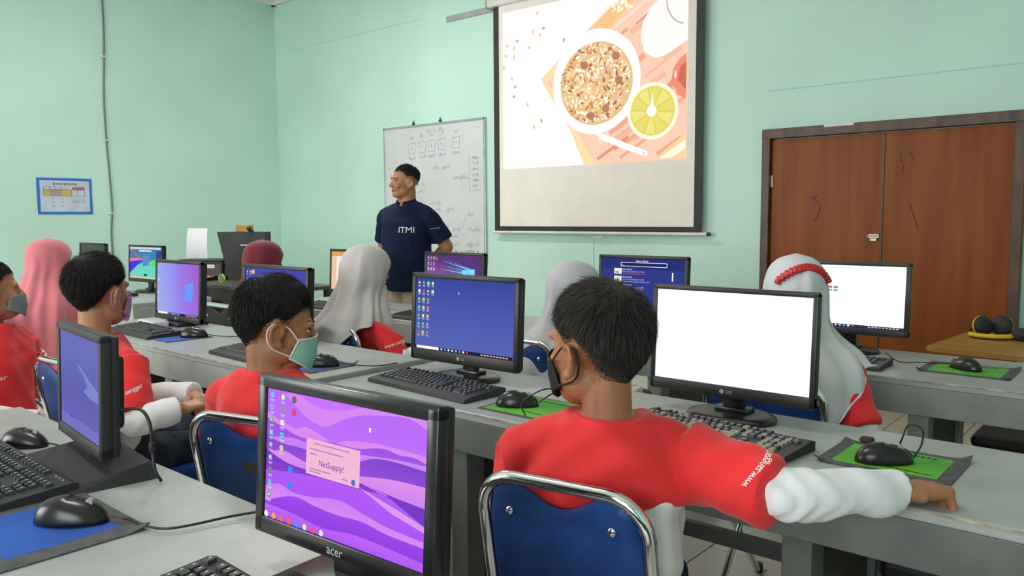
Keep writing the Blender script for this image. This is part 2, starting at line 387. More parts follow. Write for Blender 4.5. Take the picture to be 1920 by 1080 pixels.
# double door
door = thing('door_1', None, None, (-2.488, YB, 0)); door['kind'] = 'structure'
ZD = 1.925; DW = 1.60
g = G(); g.box((0.03, -0.03, ZD / 2), (0.06, 0.09, ZD), bev=0.004); mk('door_frame', g, WOODF, door)
g = G(); g.box((DW + 0.03, -0.03, ZD / 2), (0.06, 0.09, ZD), bev=0.004); mk('door_frame', g, WOODF, door)
g = G(); g.box((DW / 2 + 0.03, -0.031, ZD - 0.035), (DW + 0.06, 0.094, 0.07), bev=0.004); mk('door_head', g, WOODF, door)
for k, (x0, x1, yy) in enumerate(((0.062, 0.838, -0.018), (0.846, 1.598, -0.022))):
    lf = mk('door_leaf', G().box((0, 0, 0), (x1 - x0, 0.035, ZD - 0.085), bev=0.003), WOOD, door, loc=((x0 + x1) / 2, yy, (ZD - 0.085) / 2 + 0.008))
    if k == 0:
        mk('hinge', G().box((-0.385, -0.021, 0.62), (0.018, 0.008, 0.09), bev=0.002), BRASS, lf)
        g = G(); g.box((0.345, -0.023, 0.225), (0.07, 0.012, 0.03), bev=0.003); g.box((0.345, -0.028, 0.20), (0.045, 0.018, 0.02), bev=0.003); g.tube([(0.30, -0.032, 0.225), (0.385, -0.032, 0.225)], 0.005)
        mk('latch', g, BRASS, lf)
        g = G(); g.tube([(x - 0.02, -0.019, z) for x, z in ((-0.075, 0.49), (-0.03, 0.51), (-0.055, 0.485), (-0.02, 0.455), (-0.005, 0.42), (-0.02, 0.37), (-0.05, 0.325))], 0.003, 6)
        mk('pen_mark', g, INKF if False else DARKW, lf)
    else:
        g = G()
        for a, b in (((-.28, .78), (-.27, .72)), ((-.22, .79), (-.19, .72)), ((-.21, .45), (-.15, .27)), ((-.255, .70), (-.253, .66))): g.tube([(a[0], -0.0185, a[1]), (b[0], -0.0185, b[1])], 0.0025, 5)
        mk('scratch', g, DARKW, lf)
mk('paint_patch', G().box((0.55, -0.079, ZD - 0.008), (0.2, 0.002, 0.015)), WHITEP, door)
mk('door_stop', G().box((DW / 2 + 0.842 - 0.8, -0.042, (ZD - .085) / 2), (0.012, 0.01, ZD - 0.09)), WOODF, door)

# ------------------------------------------------------------------ whiteboard with handwriting
def scribble(g, x, z, L, h, y, seed, wdt=0.0032, slope=0.0, mi=0):
    r = random.Random(seed); pts = []; n = max(6, int(L / h * 5)); px = x
    for i in range(n):
        px = x + L * i / n + r.uniform(-.3, .3) * h
        pts.append((px, z + slope * (px - x) + h * (0.5 * ((-1) ** i) * r.uniform(0.3, 1.0) + r.choice((0, 0, 0, 0.6, -0.5)))))
    ribbon(g, pts, y, wdt, mi)
def ribbon(g, pts, y, w, mi=0):
    for (x0, z0), (x1, z1) in zip(pts[:-1], pts[1:]):
        dx, dz = x1 - x0, z1 - z0; L = math.hypot(dx, dz) or 1e-6; nx_, nz_ = -dz / L * w / 2, dx / L * w / 2
        g.add([(x0 + nx_, y, z0 + nz_), (x0 - nx_, y, z0 - nz_), (x1 - nx_, y, z1 - nz_), (x1 + nx_, y, z1 + nz_)], [(0, 1, 2, 3)], mi)
wb = thing('whiteboard', 'large white marker board with faint handwriting hung behind the standing man', 'whiteboard', (-6.05, YB, 0.84))
BW, BH = 1.495, 1.42
mk('board_surface', G().box((0, -0.012, BH / 2), (BW - 0.02, 0.016, BH - 0.02)), WHITEB, wb)
for c, d in (((0, -0.014, 0.01), (BW, 0.028, 0.022)), ((0, -0.014, BH - 0.01), (BW, 0.028, 0.022)), ((-BW / 2 + 0.01, -0.014, BH / 2), (0.022, 0.028, BH)), ((BW / 2 - 0.01, -0.014, BH / 2), (0.022, 0.028, BH))):
    mk('frame_rail', G().box(c, d, bev=0.003), ALU, wb)
for x in (-0.28, 0.12): mk('hook', G().box((x, -0.012, BH + 0.012), (0.03, 0.012, 0.03), bev=0.003).tube([(x, -0.012, BH + 0.02), (x, -0.012, BH + 0.05)], 0.005), BLK, wb)
g = G(); y = -0.0206
scribble(g, -0.10, 1.345, 0.30, 0.03, y, 1, mi=3)
for i, x in enumerate((-0.30, -0.14, 0.0, 0.15, 0.35)):
    s_ = 0.055; z = 1.18 + i * 0.006
    ribbon(g, [(x - s_, z - s_), (x + s_ * .8, z - s_), (x + s_, z + s_), (x - s_ * .9, z + s_ * .9), (x - s_, z - s_)], y, 0.005, 0)
    scribble(g, x - .02, z, 0.04, 0.04, y, 20 + i); scribble(g, x - .03, z + 0.11, 0.06, 0.03, y, 30 + i); scribble(g, x - .05, z - 0.105, 0.11, 0.028, y, 40 + i, mi=1)
scribble(g, 0.0, 0.965, 0.10, 0.03, y, 50); scribble(g, 0.15, 0.965, 0.11, 0.03, y, 51)
for i, (x, z, L, mi) in enumerate(((-.68, .98, .03, 0), (-.58, .98, .04, 3), (-.66, .90, .04, 2), (-.56, .90, .07, 3), (-.66, .80, .27, 2), (-.33, .80, .22, 2), (-.34, .72, .24, 3), (-.34, .66, .2, 3), (-.34, .57, .18, 3), (-.34, .5, .2, 3), (-.34, .36, .12, 0), (-.02, .60, .16, 2), (-.02, .53, .16, 2), (-.02, .46, .14, 2), (.2, .53, .12, 3),
        (.30, .85, .22, 0), (.02, .36, .22, 0), (.04, .28, .14, 0), (.28, .33, .12, 0), (.28, .26, .10, 0), (.28, .18, .10, 0), (.47, .48, .12, 0), (.48, .33, .2, 0), (.48, .18, .18, 0), (.25, .02 + .06, .2, 3))):
    scribble(g, x, z, L, 0.032, y, 60 + i, mi=mi)
ribbon(g, [(.53, 1.06), (.53, .72), (.69, .72)], y, .005, 0)
for i in range(6): scribble(g, .57, 1.04 - i * .055, .09, .026, y, 90 + i)
ribbon(g, [(.20, .29), (.26, .33)], y, .004); ribbon(g, [(.20, .28), (.26, .25)], y, .004); ribbon(g, [(.41, .34), (.47, .45)], y, .004); ribbon(g, [(.41, .30), (.47, .24)], y, .004); ribbon(g, [(.20, .24), (.20, .18), (.26, .18)], y, .004)
for i, (z, L) in enumerate(((.0, 0),)): pass
mk('handwriting', g, [INK, INKB, INKR, INKF], wb)
# lower block of notes on the board (five lines)
g = G()
for i, (x, z, L) in enumerate(((.20, .115, .16), (.40, .115, .04), (.46, .115, .2), (.20, .05, .18), (.42, .05, .16))): scribble(g, x, z, L, .034, y - 0.0003, 140 + i, 0.004)
mk('handwriting', g, [INK], wb)

# ------------------------------------------------------------------ projection screen
ps = thing('projection_screen', 'wide pull-down projection screen with black border showing a bowl of granola', 'projection screen', (-4.06, YB - 0.06, 1.15))
hw = 1.085; top = 2.12
mk('cloth', G().box((0, 0, top / 2 + 0.02), (2 * hw - 0.13, 0.003, top - 0.05)), FABRIC_SCREEN, ps)
for c, d in (((-hw + 0.032, -0.001, top / 2), (0.066, 0.005, top)), ((hw - 0.032, -0.001, top / 2), (0.066, 0.005, top)), ((0, -0.001, 0.035), (2 * hw - 0.13, 0.005, 0.05))):
    mk('black_border', G().box(c, d), BLKM, ps)
mk('bottom_bar', G().tube([(-hw - 0.03, 0, 0.004), (hw + 0.06, 0, 0.004)], 0.013, 12), WHITEP, ps, auto=40)
mk('end_cap', G().tube([(hw + 0.05, 0, 0.004), (hw + 0.075, 0, 0.004)], 0.015, 12), BLK, ps, auto=40)
g = G(); g.tube([(0.07, 0, -0.006), (0.065, 0, -0.03), (0.15, 0, -0.03), (0.145, 0, -0.006)], 0.004, 8); mk('pull_handle', g, WHITEP, ps)
mk('roller_housing', G().box((0, 0.0, top + 0.03), (2 * hw + 0.12, 0.085, 0.10), bev=0.02), WHITEP, ps)
mk('housing_cap', G().box((-hw - 0.065, 0.0, top + 0.03), (0.02, 0.09, 0.105), bev=0.01), mat('yellowed_cap', (0.55, 0.45, 0.25), 0.5), ps)
br = mk('mounting_bar', G().box((0, 0, 0), (1.4, 0.015, 0.055), bev=0.004), GREYP, loc=(-5.12, YB - 0.0085, 3.262))
tag(br, 'grey metal mounting bar on the wall behind the projection screen roller', 'bar')

# projected picture: flat light on the cloth, in cloth metres from the lower left corner of the picture
P_ORG = (-5.03 + 4.06, 1.745 - 1.15); 
class Art:
    """flat coloured shapes stacked in thin layers on a screen"""
    def __init__(s): s.g = G(); s.mats = []; s.k = 0
    def mi(s, m):
        if m not in s.mats: s.mats.append(m)
        return s.mats.index(m)
    def poly(s, pts, m, layer=None):
        if layer is None: s.k += 1; layer = s.k
        s.g.add([(x, -0.00006 * layer, z) for x, z in pts], [tuple(range(len(pts)))], s.mi(m))
    def rect(s, x0, z0, x1, z1, m, layer=None): s.poly([(x0, z0), (x1, z0), (x1, z1), (x0, z1)], m, layer)
    def ell(s, cx, cz, rx, rz, m, layer=None, n=40, rot=0.0):
        c, q = math.cos(rot), math.sin(rot)
        s.poly([(cx + rx * math.cos(a) * c - rz * math.sin(a) * q, cz + rx * math.cos(a) * q + rz * math.sin(a) * c) for a in (2 * math.pi * i / n for i in range(n))], m, layer)
    def text(s, t, x, z, size, m, layer=None, bold=False, align='C'):
        V, F = text_geo(t, size, bold)
        if layer is None: s.k += 1; layer = s.k
        dx = -min(v.x for v in V) if align == 'L' else 0
        s.g.add([(v.x + x + dx, -0.00006 * layer, v.y + z) for v in V], F, s.mi(m))
    def put(s, parent, loc, name='screen_image'): return mk(name, s.g, s.mats, parent, loc=loc)
a = Art(); PW, PH = 1.92, 1.435
def wl(x, z): return (x + 5.03, z - 1.745)
E1 = 1.02
a.rect(0, 0, PW, PH, em('#fffefa', 1.12))
TW = em('#fcd2b8', E1); TW2 = em('#f4ae92', E1); TWY = em('#ffe2ae', E1); TW3 = em('#ee9a80', 1.0)
a.poly([wl(*p) for p in ((-4.58, 2.53), (-4.0, 2.93), (-3.62, 3.17), (-3.11, 3.17), (-3.11, 1.745), (-4.06, 1.745), (-4.22, 2.03))], TW)
a.poly([wl(*p) for p in ((-4.58, 2.53), (-4.36, 2.68), (-4.34, 2.60), (-4.50, 2.50), (-4.14, 1.98), (-3.98, 1.745), (-4.10, 1.745), (-4.24, 2.03))], TWY)
a.poly([wl(*p) for p in ((-4.02, 2.90), (-3.62, 3.17), (-3.45, 3.17), (-3.85, 2.86))], em('#ffc98a', E1))
rr = random.Random(3)
for i in range(46):
    x0 = rr.uniform(-4.0, -3.3); z0 = rr.uniform(1.76, 2.9); L = rr.uniform(.12, .35); w_ = rr.uniform(.015, .05)
    pts = [wl(min(x0 + du, -3.12), max(1.75, min(3.16, z0 + dv))) for du, dv in ((0, 0), (L, L * .55), (L - w_ * .5, L * .55 + w_), (-w_ * .5, w_))]
    a.poly(pts, rr.choice((TW2, TW3, em('#f8c0a4', E1), em('#fee0cc', E1), em('#f2a890', E1))))
a.poly([wl(*p) for p in ((-3.40, 1.76), (-3.12, 1.95), (-3.12, 1.76))], em('#ffd9a0', E1)); a.poly([wl(*p) for p in ((-3.36, 1.76), (-3.12, 1.90), (-3.12, 1.83), (-3.25, 1.76))], em('#fffbe8', E1))
a.poly([wl(*p) for p in ((-3.536, 2.73), (-3.52, 2.86), (-3.44, 2.97), (-3.33, 3.05), (-3.11, 3.12), (-3.11, 2.667), (-3.203, 2.62), (-3.30, 2.575), (-3.40, 2.56), (-3.495, 2.618))], em('#fff7f2', 1.1))
ring = [wl(-3.11 - 0.19 * math.cos(t), 3.0 + .21 * math.sin(t)) for t in np.linspace(-1.35, .9, 16)]
def flatline(pts, w, m):
    a.k += 1
    for (x0, z0), (x1, z1) in zip(pts[:-1], pts[1:]):
        dx, dz = x1 - x0, z1 - z0; L = math.hypot(dx, dz) or 1e-6; u, v = -dz / L * w / 2, dx / L * w / 2
        a.poly([(x0 + u, z0 + v), (x0 - u, z0 - v), (x1 - u, z1 - v), (x1 + u, z1 + v)], m, a.k)
flatline([p for p in ring if p[1] < PH], .012, em('#c9b7a8', 1))
a.poly([wl(*p) for p in ((-3.25, 2.377), (-3.235, 2.46), (-3.18, 2.53), (-3.12, 2.565), (-3.12, 2.209), (-3.198, 2.255))], em('#f0927c', 1.05))
a.poly([wl(*p) for p in ((-3.20, 2.37), (-3.17, 2.47), (-3.12, 2.50), (-3.12, 2.28))], em('#d9705c', 1.0)); a.ell(*wl(-3.215, 2.41), .008, .03, em('#ffffff', 1.1), n=12)
a.poly([wl(*p) for p in ((-4.047, 2.05), (-3.773, 1.945), (-3.56, 1.862), (-3.475, 1.832), (-3.455, 1.805), (-3.475, 1.785), (-3.53, 1.80), (-3.70, 1.86), (-3.9, 1.94))], em('#fff8f4', 1.15))
a.ell(*wl(-3.50, 1.812), .006, .006, em('#c08a70', 1), n=10)
bc = wl(-3.985, 2.44)
a.ell(bc[0], bc[1], .452, .44, em('#fffaf5', 1.12)); a.ell(bc[0] + .005, bc[1] - .015, .372, .348, em('#ecc796', 1.0))
GR = [em(c, s) for c, s in (('#ffefcf', 1.1), ('#ffe3ac', 1.05), ('#f2c078', 1), ('#d89a62', .95), ('#fff9e6', 1.15), ('#f8d296', 1), ('#c27a58', .9), ('#ffd6b8', 1.05))]
for i in range(620):
    t = rr.uniform(0, 6.283); q = math.sqrt(rr.random()) * .97; cx, cz = bc[0] + .005 + .36 * q * math.cos(t), bc[1] - .015 + .335 * q * math.sin(t)
    a.ell(cx, cz, rr.uniform(.012, .03), rr.uniform(.007, .014), rr.choice(GR), n=7, rot=rr.uniform(0, 3.14))
for (x, z) in ((-4.07, 2.58), (-3.75, 2.62), (-3.72, 2.42), (-3.85, 2.20), (-4.0, 2.15)): a.ell(*wl(x, z), .04, .035, em('#cc8a6c', .9), n=9)
oc = wl(-3.40, 2.14)
a.ell(oc[0], oc[1], .236, .228, em('#fff6d8', 1.12)); a.ell(oc[0], oc[1], .205, .196, em('#e8dc6a', .98))
for i in range(10):
    t = i * .628 + .2; a.poly([(oc[0] + .195 * math.cos(t - .26), oc[1] + .187 * math.sin(t - .26)), (oc[0] + .195 * math.cos(t + .26), oc[1] + .187 * math.sin(t + .26)), (oc[0] + .05 * math.cos(t + .15), oc[1] + .05 * math.sin(t + .15)), (oc[0] + .05 * math.cos(t - .15), oc[1] + .05 * math.sin(t - .15))], em('#f4ea88' if i % 2 else '#efe27a', 1.0))
a.ell(oc[0] - .005, oc[1], .045, .045, em('#fffdf0', 1.15)); a.poly([(oc[0] - .02, oc[1] + .03), (oc[0] + .015, oc[1] + .03), (oc[0] - .0, oc[1] + .15)], em('#fffdf0', 1.15))
for (x, z) in ((-4.585, 3.102), (-4.513, 2.96), (-4.635, 2.946), (-4.55, 2.909), (-4.818, 2.892), (-4.94, 2.865), (-4.856, 2.835), (-4.679, 2.815), (-4.954, 2.775), (-4.857, 2.753), (-4.884, 2.562), (-4.846, 2.485), (-4.859, 2.399), (-4.7, 2.311), (-4.626, 2.104), (-4.539, 2.154), (-4.288, 2.825), (-4.981, 2.671)):
    a.ell(*wl(x, z), .022, .014, em('#f6cfae' if rr.random() < .6 else '#eab590', 1.05), n=9, rot=rr.uniform(0, 3))
for i in range(40): a.ell(*wl(rr.uniform(-3.85, -3.6), rr.uniform(2.98, 3.15)), rr.uniform(.012, .03), rr.uniform(.008, .015), rr.choice((GR[0], GR[4], em('#fff6dc', 1.2))), n=7, rot=rr.uniform(0, 3))
a.put(ps, (P_ORG[0], -0.0022, P_ORG[1]), 'projected_picture')

# ------------------------------------------------------------------ left wall: poster and cable
po = thing('wall_poster', 'small timetable poster with blue border taped to the left wall', 'poster', (XL + 0.004, 3.27, 1.535), R(90))
mk('poster_border', G().box((0, 0, 0), (0.525, 0.004, 0.368)), BLUEPOST, po)
mk('poster_sheet', G().box((0, -0.0025, 0), (0.47, 0.002, 0.315), bev=0.0), POSTW, po)
g = G()
def pr(x0, z0, x1, z1, mi): g.add([(x0, -0.004 - 0.0002 * mi, z0), (x1, -0.004 - 0.0002 * mi, z0), (x1, -0.004 - 0.0002 * mi, z1), (x0, -0.004 - 0.0002 * mi, z1)], [(0, 1, 2, 3)], mi)
pr(-.205, .0, .19, .095, 0)
for i in range(7): pr(-.2 + i * .055, .068, -.2 + i * .055 + .05, .092, 1 if i < 5 else 2)
pr(-.2, .003, -.14, .063, 3); pr(-.138, .003, -.04, .063, 4); pr(-.038, .003, .06, .063, 3); pr(.065, .003, .12, .063, 1); pr(.125, .003, .185, .063, 1); pr(.068, .005, .115, .035, 0)
for i in range(9): pr(-.11 + i * .026, .11 + (i % 2) * .006, -.11 + i * .026 + .018, .135, 0)
for i in range(6): pr(-.13 + (i % 2) * .08, -.03 - (i // 2) * .04, -.10 + (i % 2) * .08, -.018 - (i // 2) * .04, 5)
for i in range(3): pr(.06, -.04 - i * .015, .14, -.034 - i * .015, 5); pr(.15, -.04 - i * .015, .2, -.034 - i * .015, 5)
mk('poster_print', g, [mat('poster_dark', (.16, .16, .19), .7), POSTW, mat('poster_red', (.42, .12, .12), .7), mat('poster_yellow', (.55, .42, .12), .7), mat('poster_mauve', (.38, .28, .34), .7), mat('poster_faint', (.36, .40, .5), .7)], po)
ca = thing('wall_cable', 'thin grey cable with clips running down the left wall', 'cable', (XL, 3.72, 0))
mk('cable', G().tube(spline([(0.012, 0.01, 3.9), (0.012, 0.012, 3.2), (0.012, -0.018, 2.6), (0.012, -0.015, 2.13), (0.012, 0.0, 1.75), (0.014, 0.008, 1.4), (0.012, -0.012, 1.13), (0.012, 0.0, 0.7)], 6), 0.009, 8), mat('grey_cable', (.13, .17, .19), .5), ca, auto=40)
for z in (3.0, 2.13, 1.36): mk('cable_clip', G().box((0.012, -0.005, z), (0.024, 0.045, 0.014), bev=0.003), WHITEP, ca)
# ================================================================== DESKS
def desk(label, x0, x1, y0, y1, zt, legs, endpanel=(), ap=0.12, rail=True, group='grey painted computer desks', front=None):
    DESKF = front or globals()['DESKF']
    cx, cy = (x0 + x1) / 2, (y0 + y1) / 2; w, d = x1 - x0, y1 - y0
    t = thing('computer_desk', label, 'desk', (cx, cy, 0), group=group)
    mk('desktop', G().box((0, 0, zt - 0.0125), (w, d, 0.025), bev=0.004), DESK, t)
    mk('worn_edge', G().box((0, -d / 2 - 0.0005, zt - 0.004), (w - 0.01, 0.002, 0.005)), EDGE, t)
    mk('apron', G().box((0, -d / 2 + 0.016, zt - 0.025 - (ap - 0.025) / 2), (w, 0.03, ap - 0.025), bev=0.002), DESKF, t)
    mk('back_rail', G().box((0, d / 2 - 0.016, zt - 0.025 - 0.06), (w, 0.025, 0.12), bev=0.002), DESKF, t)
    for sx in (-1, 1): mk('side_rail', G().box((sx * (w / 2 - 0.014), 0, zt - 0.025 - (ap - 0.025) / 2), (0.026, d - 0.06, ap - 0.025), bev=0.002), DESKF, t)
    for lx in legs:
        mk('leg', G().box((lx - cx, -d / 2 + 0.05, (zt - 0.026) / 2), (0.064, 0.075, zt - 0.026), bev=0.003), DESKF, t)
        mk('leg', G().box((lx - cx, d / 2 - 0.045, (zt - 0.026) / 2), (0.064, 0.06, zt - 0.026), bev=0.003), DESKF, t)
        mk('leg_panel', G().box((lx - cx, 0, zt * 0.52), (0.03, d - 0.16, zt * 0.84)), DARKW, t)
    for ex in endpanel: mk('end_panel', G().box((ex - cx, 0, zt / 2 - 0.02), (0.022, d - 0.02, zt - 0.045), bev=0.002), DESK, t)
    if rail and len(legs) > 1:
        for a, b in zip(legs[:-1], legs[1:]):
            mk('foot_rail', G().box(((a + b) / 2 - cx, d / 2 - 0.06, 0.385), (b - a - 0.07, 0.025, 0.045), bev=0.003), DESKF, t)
    return t
Z0 = 0.75
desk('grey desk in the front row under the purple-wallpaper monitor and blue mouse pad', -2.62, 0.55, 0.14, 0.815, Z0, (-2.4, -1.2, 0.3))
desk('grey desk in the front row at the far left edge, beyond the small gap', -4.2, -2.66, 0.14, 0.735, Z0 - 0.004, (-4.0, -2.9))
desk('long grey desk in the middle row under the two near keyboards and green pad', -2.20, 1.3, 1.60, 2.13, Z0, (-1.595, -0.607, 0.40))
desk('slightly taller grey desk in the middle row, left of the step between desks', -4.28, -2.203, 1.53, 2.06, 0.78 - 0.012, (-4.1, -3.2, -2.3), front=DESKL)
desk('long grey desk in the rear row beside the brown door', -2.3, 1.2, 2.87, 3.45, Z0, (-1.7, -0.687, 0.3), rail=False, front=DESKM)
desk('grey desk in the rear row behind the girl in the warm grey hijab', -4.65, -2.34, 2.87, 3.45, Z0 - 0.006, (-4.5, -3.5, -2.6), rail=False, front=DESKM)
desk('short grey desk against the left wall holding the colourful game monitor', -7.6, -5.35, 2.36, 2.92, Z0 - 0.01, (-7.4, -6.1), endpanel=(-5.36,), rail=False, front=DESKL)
tb = thing('wooden_table', 'dark brown wooden table in the corner carrying the black printer', 'table', (-6.3, 3.72, 0))
mk('tabletop', G().box((0, 0, 0.735), (1.9, 0.6, 0.03), bev=0.004), mat('worn_dark_top', (.09, .08, .065), .5, var=.25, vscale=15), tb)
mk('apron', G().box((0, -0.27, 0.67), (1.8, 0.025, 0.10)), DARKW, tb)
for sx in (-.88, -.1, .88):
    for sy in (-.26, .26): mk('leg', G().box((sx, sy, 0.36), (0.055, 0.055, 0.72), bev=0.004), DARKW, tb)
mk('drawer', G().box((.45, -0.28, 0.62), (.5, .03, .14), bev=0.004), DARKW, tb)
mk('side_panel', G().box((-.45, 0.0, 0.40), (.5, .5, .6), bev=0.004), DARKW, tb)

# ================================================================== CHAIRS
CH = {}
def chair_meshes(w, zt):
    if (w, zt) in CH: return CH[(w, zt)]
    hw, rc = w / 2, 0.075
    def side(z):  # y of the back loop at height z
        return -0.165 - (z - 0.45) * 0.20 if z > 0.45 else -0.165 + (0.45 - z) * 0.83
    prof = []
    pl = [(-hw, side(0.0), 0.0), (-hw, side(0.2), 0.2), (-hw, side(0.40), 0.40), (-hw, side(0.50) - .004, 0.50), (-hw, side(0.64), 0.64), (-hw, side(zt - rc), zt - rc)]
    c = [(x, side(z), z) for x, _, z in arc((-hw + rc, 0, zt - rc), rc, 180, 90, 6)]
    half = pl + c
    loop = half + [(-x, y, z) for x, y, z in reversed(half)]
    fr = G().tube(loop, 0.0125, 12)
    lp = [(-hw + .03, 0.13, 0.43), (-hw + .03, -0.05, 0.22), (-hw + .03, -0.21, 0.012)]
    rear = [G().tube(lp, 0.0105, 10).mesh('rear_leg'), G().tube([(-x, y, z) for x, y, z in lp], 0.0105, 10).mesh('rear_leg'), G().tube([(-hw + .03, -0.17, 0.07), (hw - .03, -0.17, 0.07)], 0.008, 8).mesh('cross_rail')]
    rail = [G().tube([(-hw, side(.12), .12), (hw, side(.12), .12)], 0.008, 8).mesh('cross_rail'), G().tube([(-hw + .02, .15, .425), (hw - .02, .15, .425)], .009, 8).mesh('seat_rail')]
    feet = [G().tube([(x, y, 0.0), (x, y, 0.03)], 0.017, 10).mesh('foot') for x, y in ((-hw, side(0)), (hw, side(0)), (-hw + .03, -.212), (hw - .03, -.212))]
    seat = G().box((0, 0.0, 0.447), (w - 0.035, 0.38, 0.05), bev=0.02)
    # back pad with a scooped top edge
    n = 16; bw = hw - 0.014; top = []; 
    for i in range(n + 1):
        u = -1 + 2 * i / n; x = u * bw; z = zt - 0.012
        if abs(u) > 0.80: z -= 0.062 * (1 - math.sqrt(max(0, 1 - ((abs(u) - .8) / .2) ** 2)))
        if abs(u) < 0.52: z -= 0.034 * (0.5 + 0.5 * math.cos(u / 0.52 * math.pi)) ** 0.7
        top.append((x, z))
    zs = [0.0, .1, .3, .55, .8, .93, 1.0]; V = []; F = []
    for s_ in (-1, 1):
        for (x, zt_) in top:
            for q in zs:
                z = 0.50 + (zt_ - 0.50) * q; ed = min(1, (1 - abs(x) / bw) * 8 + .25) * min(1, min(q, 1 - q) * 10 + .3)
                V.append((x, side(z) + s_ * 0.011 * ed, z))
    m_ = len(zs); N_ = (n + 1) * m_
    for i in range(n):
        for j in range(m_ - 1):
            a = i * m_ + j; F.append((a, a + m_, a + m_ + 1, a + 1)); F.append((N_ + a, N_ + a + 1, N_ + a + m_ + 1, N_ + a + m_))
    for i in range(n):
        a = i * m_; F.append((a, N_ + a, N_ + a + m_, a + m_)); b = a + m_ - 1; F.append((b, b + m_, N_ + b + m_, N_ + b))
    for a, fl in ((0, 0), (n * m_, 1)):
        for j in range(m_ - 1):
            f = (a + j, a + j + 1, N_ + a + j + 1, N_ + a + j); F.append(f if not fl else f[::-1])
    pad = G().add(V, F)
    sc = G().ball((0, 0, 0), (0.0085, 0.004, 0.0085), nu=12, nv=8)
    CH[(w, zt)] = dict(fr=fr.mesh('frame_loop'), rear=rear, rail=rail, feet=feet, seat=seat.mesh('seat'), pad=pad.mesh('backrest'), sc=sc.mesh('screw'), side=side)
    return CH[(w, zt)]
def chair(label, x, y, yaw_deg, vinyl=VINYL, w=0.37, seatmat=None, back=True, slot=False, group='folding chairs with chrome frames', top=0.82):
    d = chair_meshes(w, top); t = thing('folding_chair', label, 'chair', (x, y, 0), R(yaw_deg), group)
    mk('frame_loop', d['fr'], CHROME, t, auto=60); [mk(m_.name.split('.')[0], m_, CHROME, t, auto=60) for m_ in d['rear'] + d['rail']]
    for m_ in d['feet']: mk('foot', m_, BLK, t)
    s_ = mk('seat', d['seat'].copy(), seatmat or vinyl, t, auto=40)
    b = mk('backrest', d['pad'].copy(), vinyl, t, auto=60)
    for sx in (-1, 1):
        for z in (top - .065, 0.56): mk('screw', d['sc'], CHROME, b, loc=(sx * (w / 2 - 0.065), d['side'](z) - 0.012, z), smooth=True)
    if slot: mk('label_plate', G().box((0, d['side'](.70) - 0.0125, .70), (0.05, 0.002, 0.02), bev=0), DARKW, b)
    return t
chair('blue chair with bright chrome rim holding the boy in the black mask', -0.885, 1.345, 9, w=0.338)
chair('blue chair holding the boy in the mint green mask', -1.77, 1.237, 15, w=0.37, slot=True)
chair('blue chair half hidden behind the edge-on monitor, holding the boy in the lilac mask', -2.69, 1.19, 3, w=0.37, top=0.855)
chair('blue chair of the boy in the grey mask at the left edge', -3.30, 0.93, -80, w=0.37)
chair('blue chair holding the girl in the long warm grey hijab', -2.93, 2.42, -6, w=0.40)
chair('chair with pale rim holding the girl in the pale grey hijab', -2.02, 2.60, 0, w=0.37)
chair('blue chair of the girl in white hijab and red beads', -0.98, 2.52, 0, w=0.37)
chair('blue chair of the girl in the pink hijab', -4.62, 1.55, 0, w=0.37)
chair('dark chair of the girl in the maroon hijab', -4.12, 2.52, 0, vinyl=BLKSEAT, w=0.37)
sb_ = thing('stool', 'black padded stool tucked under the rear desk at the bottom right', 'stool', (-0.325, 2.25, 0), R(-2))
mk('seat', G().box((0, 0, .425), (.46, .44, .06), bev=.018), BLKSEAT, sb_)
for sx, sy in ((-.19, -.17), (.19, -.17), (-.19, .17), (.19, .17)): mk('leg', G().tube([(sx * .9, sy * .9, .40), (sx, sy, 0)], .011, 10), CHROME, sb_, auto=60)
mk('cross_rail', G().tube([(-.18, -.16, .15), (.18, -.16, .15)], .008, 8), CHROME, sb_, auto=60)
# chair with writing tablet by the door
tc_ = thing('tablet_chair', 'chair with orange wooden writing tablet standing in front of the brown door', 'chair', (-0.42, 3.62, 0), 0)
mk('seat', G().box((0, 0, .435), (.42, .42, .05), bev=.02), BLKSEAT, tc_)
mk('backrest', G().box((0.235, 0.1, .74), (.035, .36, .22), bev=.012), BLKSEAT, tc_)
for sx, sy in ((-.19, -.19), (.19, -.19), (-.19, .19), (.19, .19)): mk('leg', G().tube([(sx * .9, sy * .9, .42), (sx, sy, 0)], .011, 10), CHROME, tc_, auto=60)
g = G(); pts = [(-.50, .34), (-.45, .305), (.35, .22), (.42, .27), (.42, .80), (.36, .86), (-.40, .97), (-.45, .95)]
g.prism(pts, .683, .703); mk('writing_tablet', g, TABLET, tc_)
mk('tablet_post', G().tube([(-.12, .18, .42), (-.12, .55, .45), (-.12, .55, .685)], .014, 10), GREYP, tc_, auto=60)
mk('tablet_post', G().tube([(.2, .18, .42), (.2, .6, .45), (.2, .6, .685)], .014, 10), GREYP, tc_, auto=60)

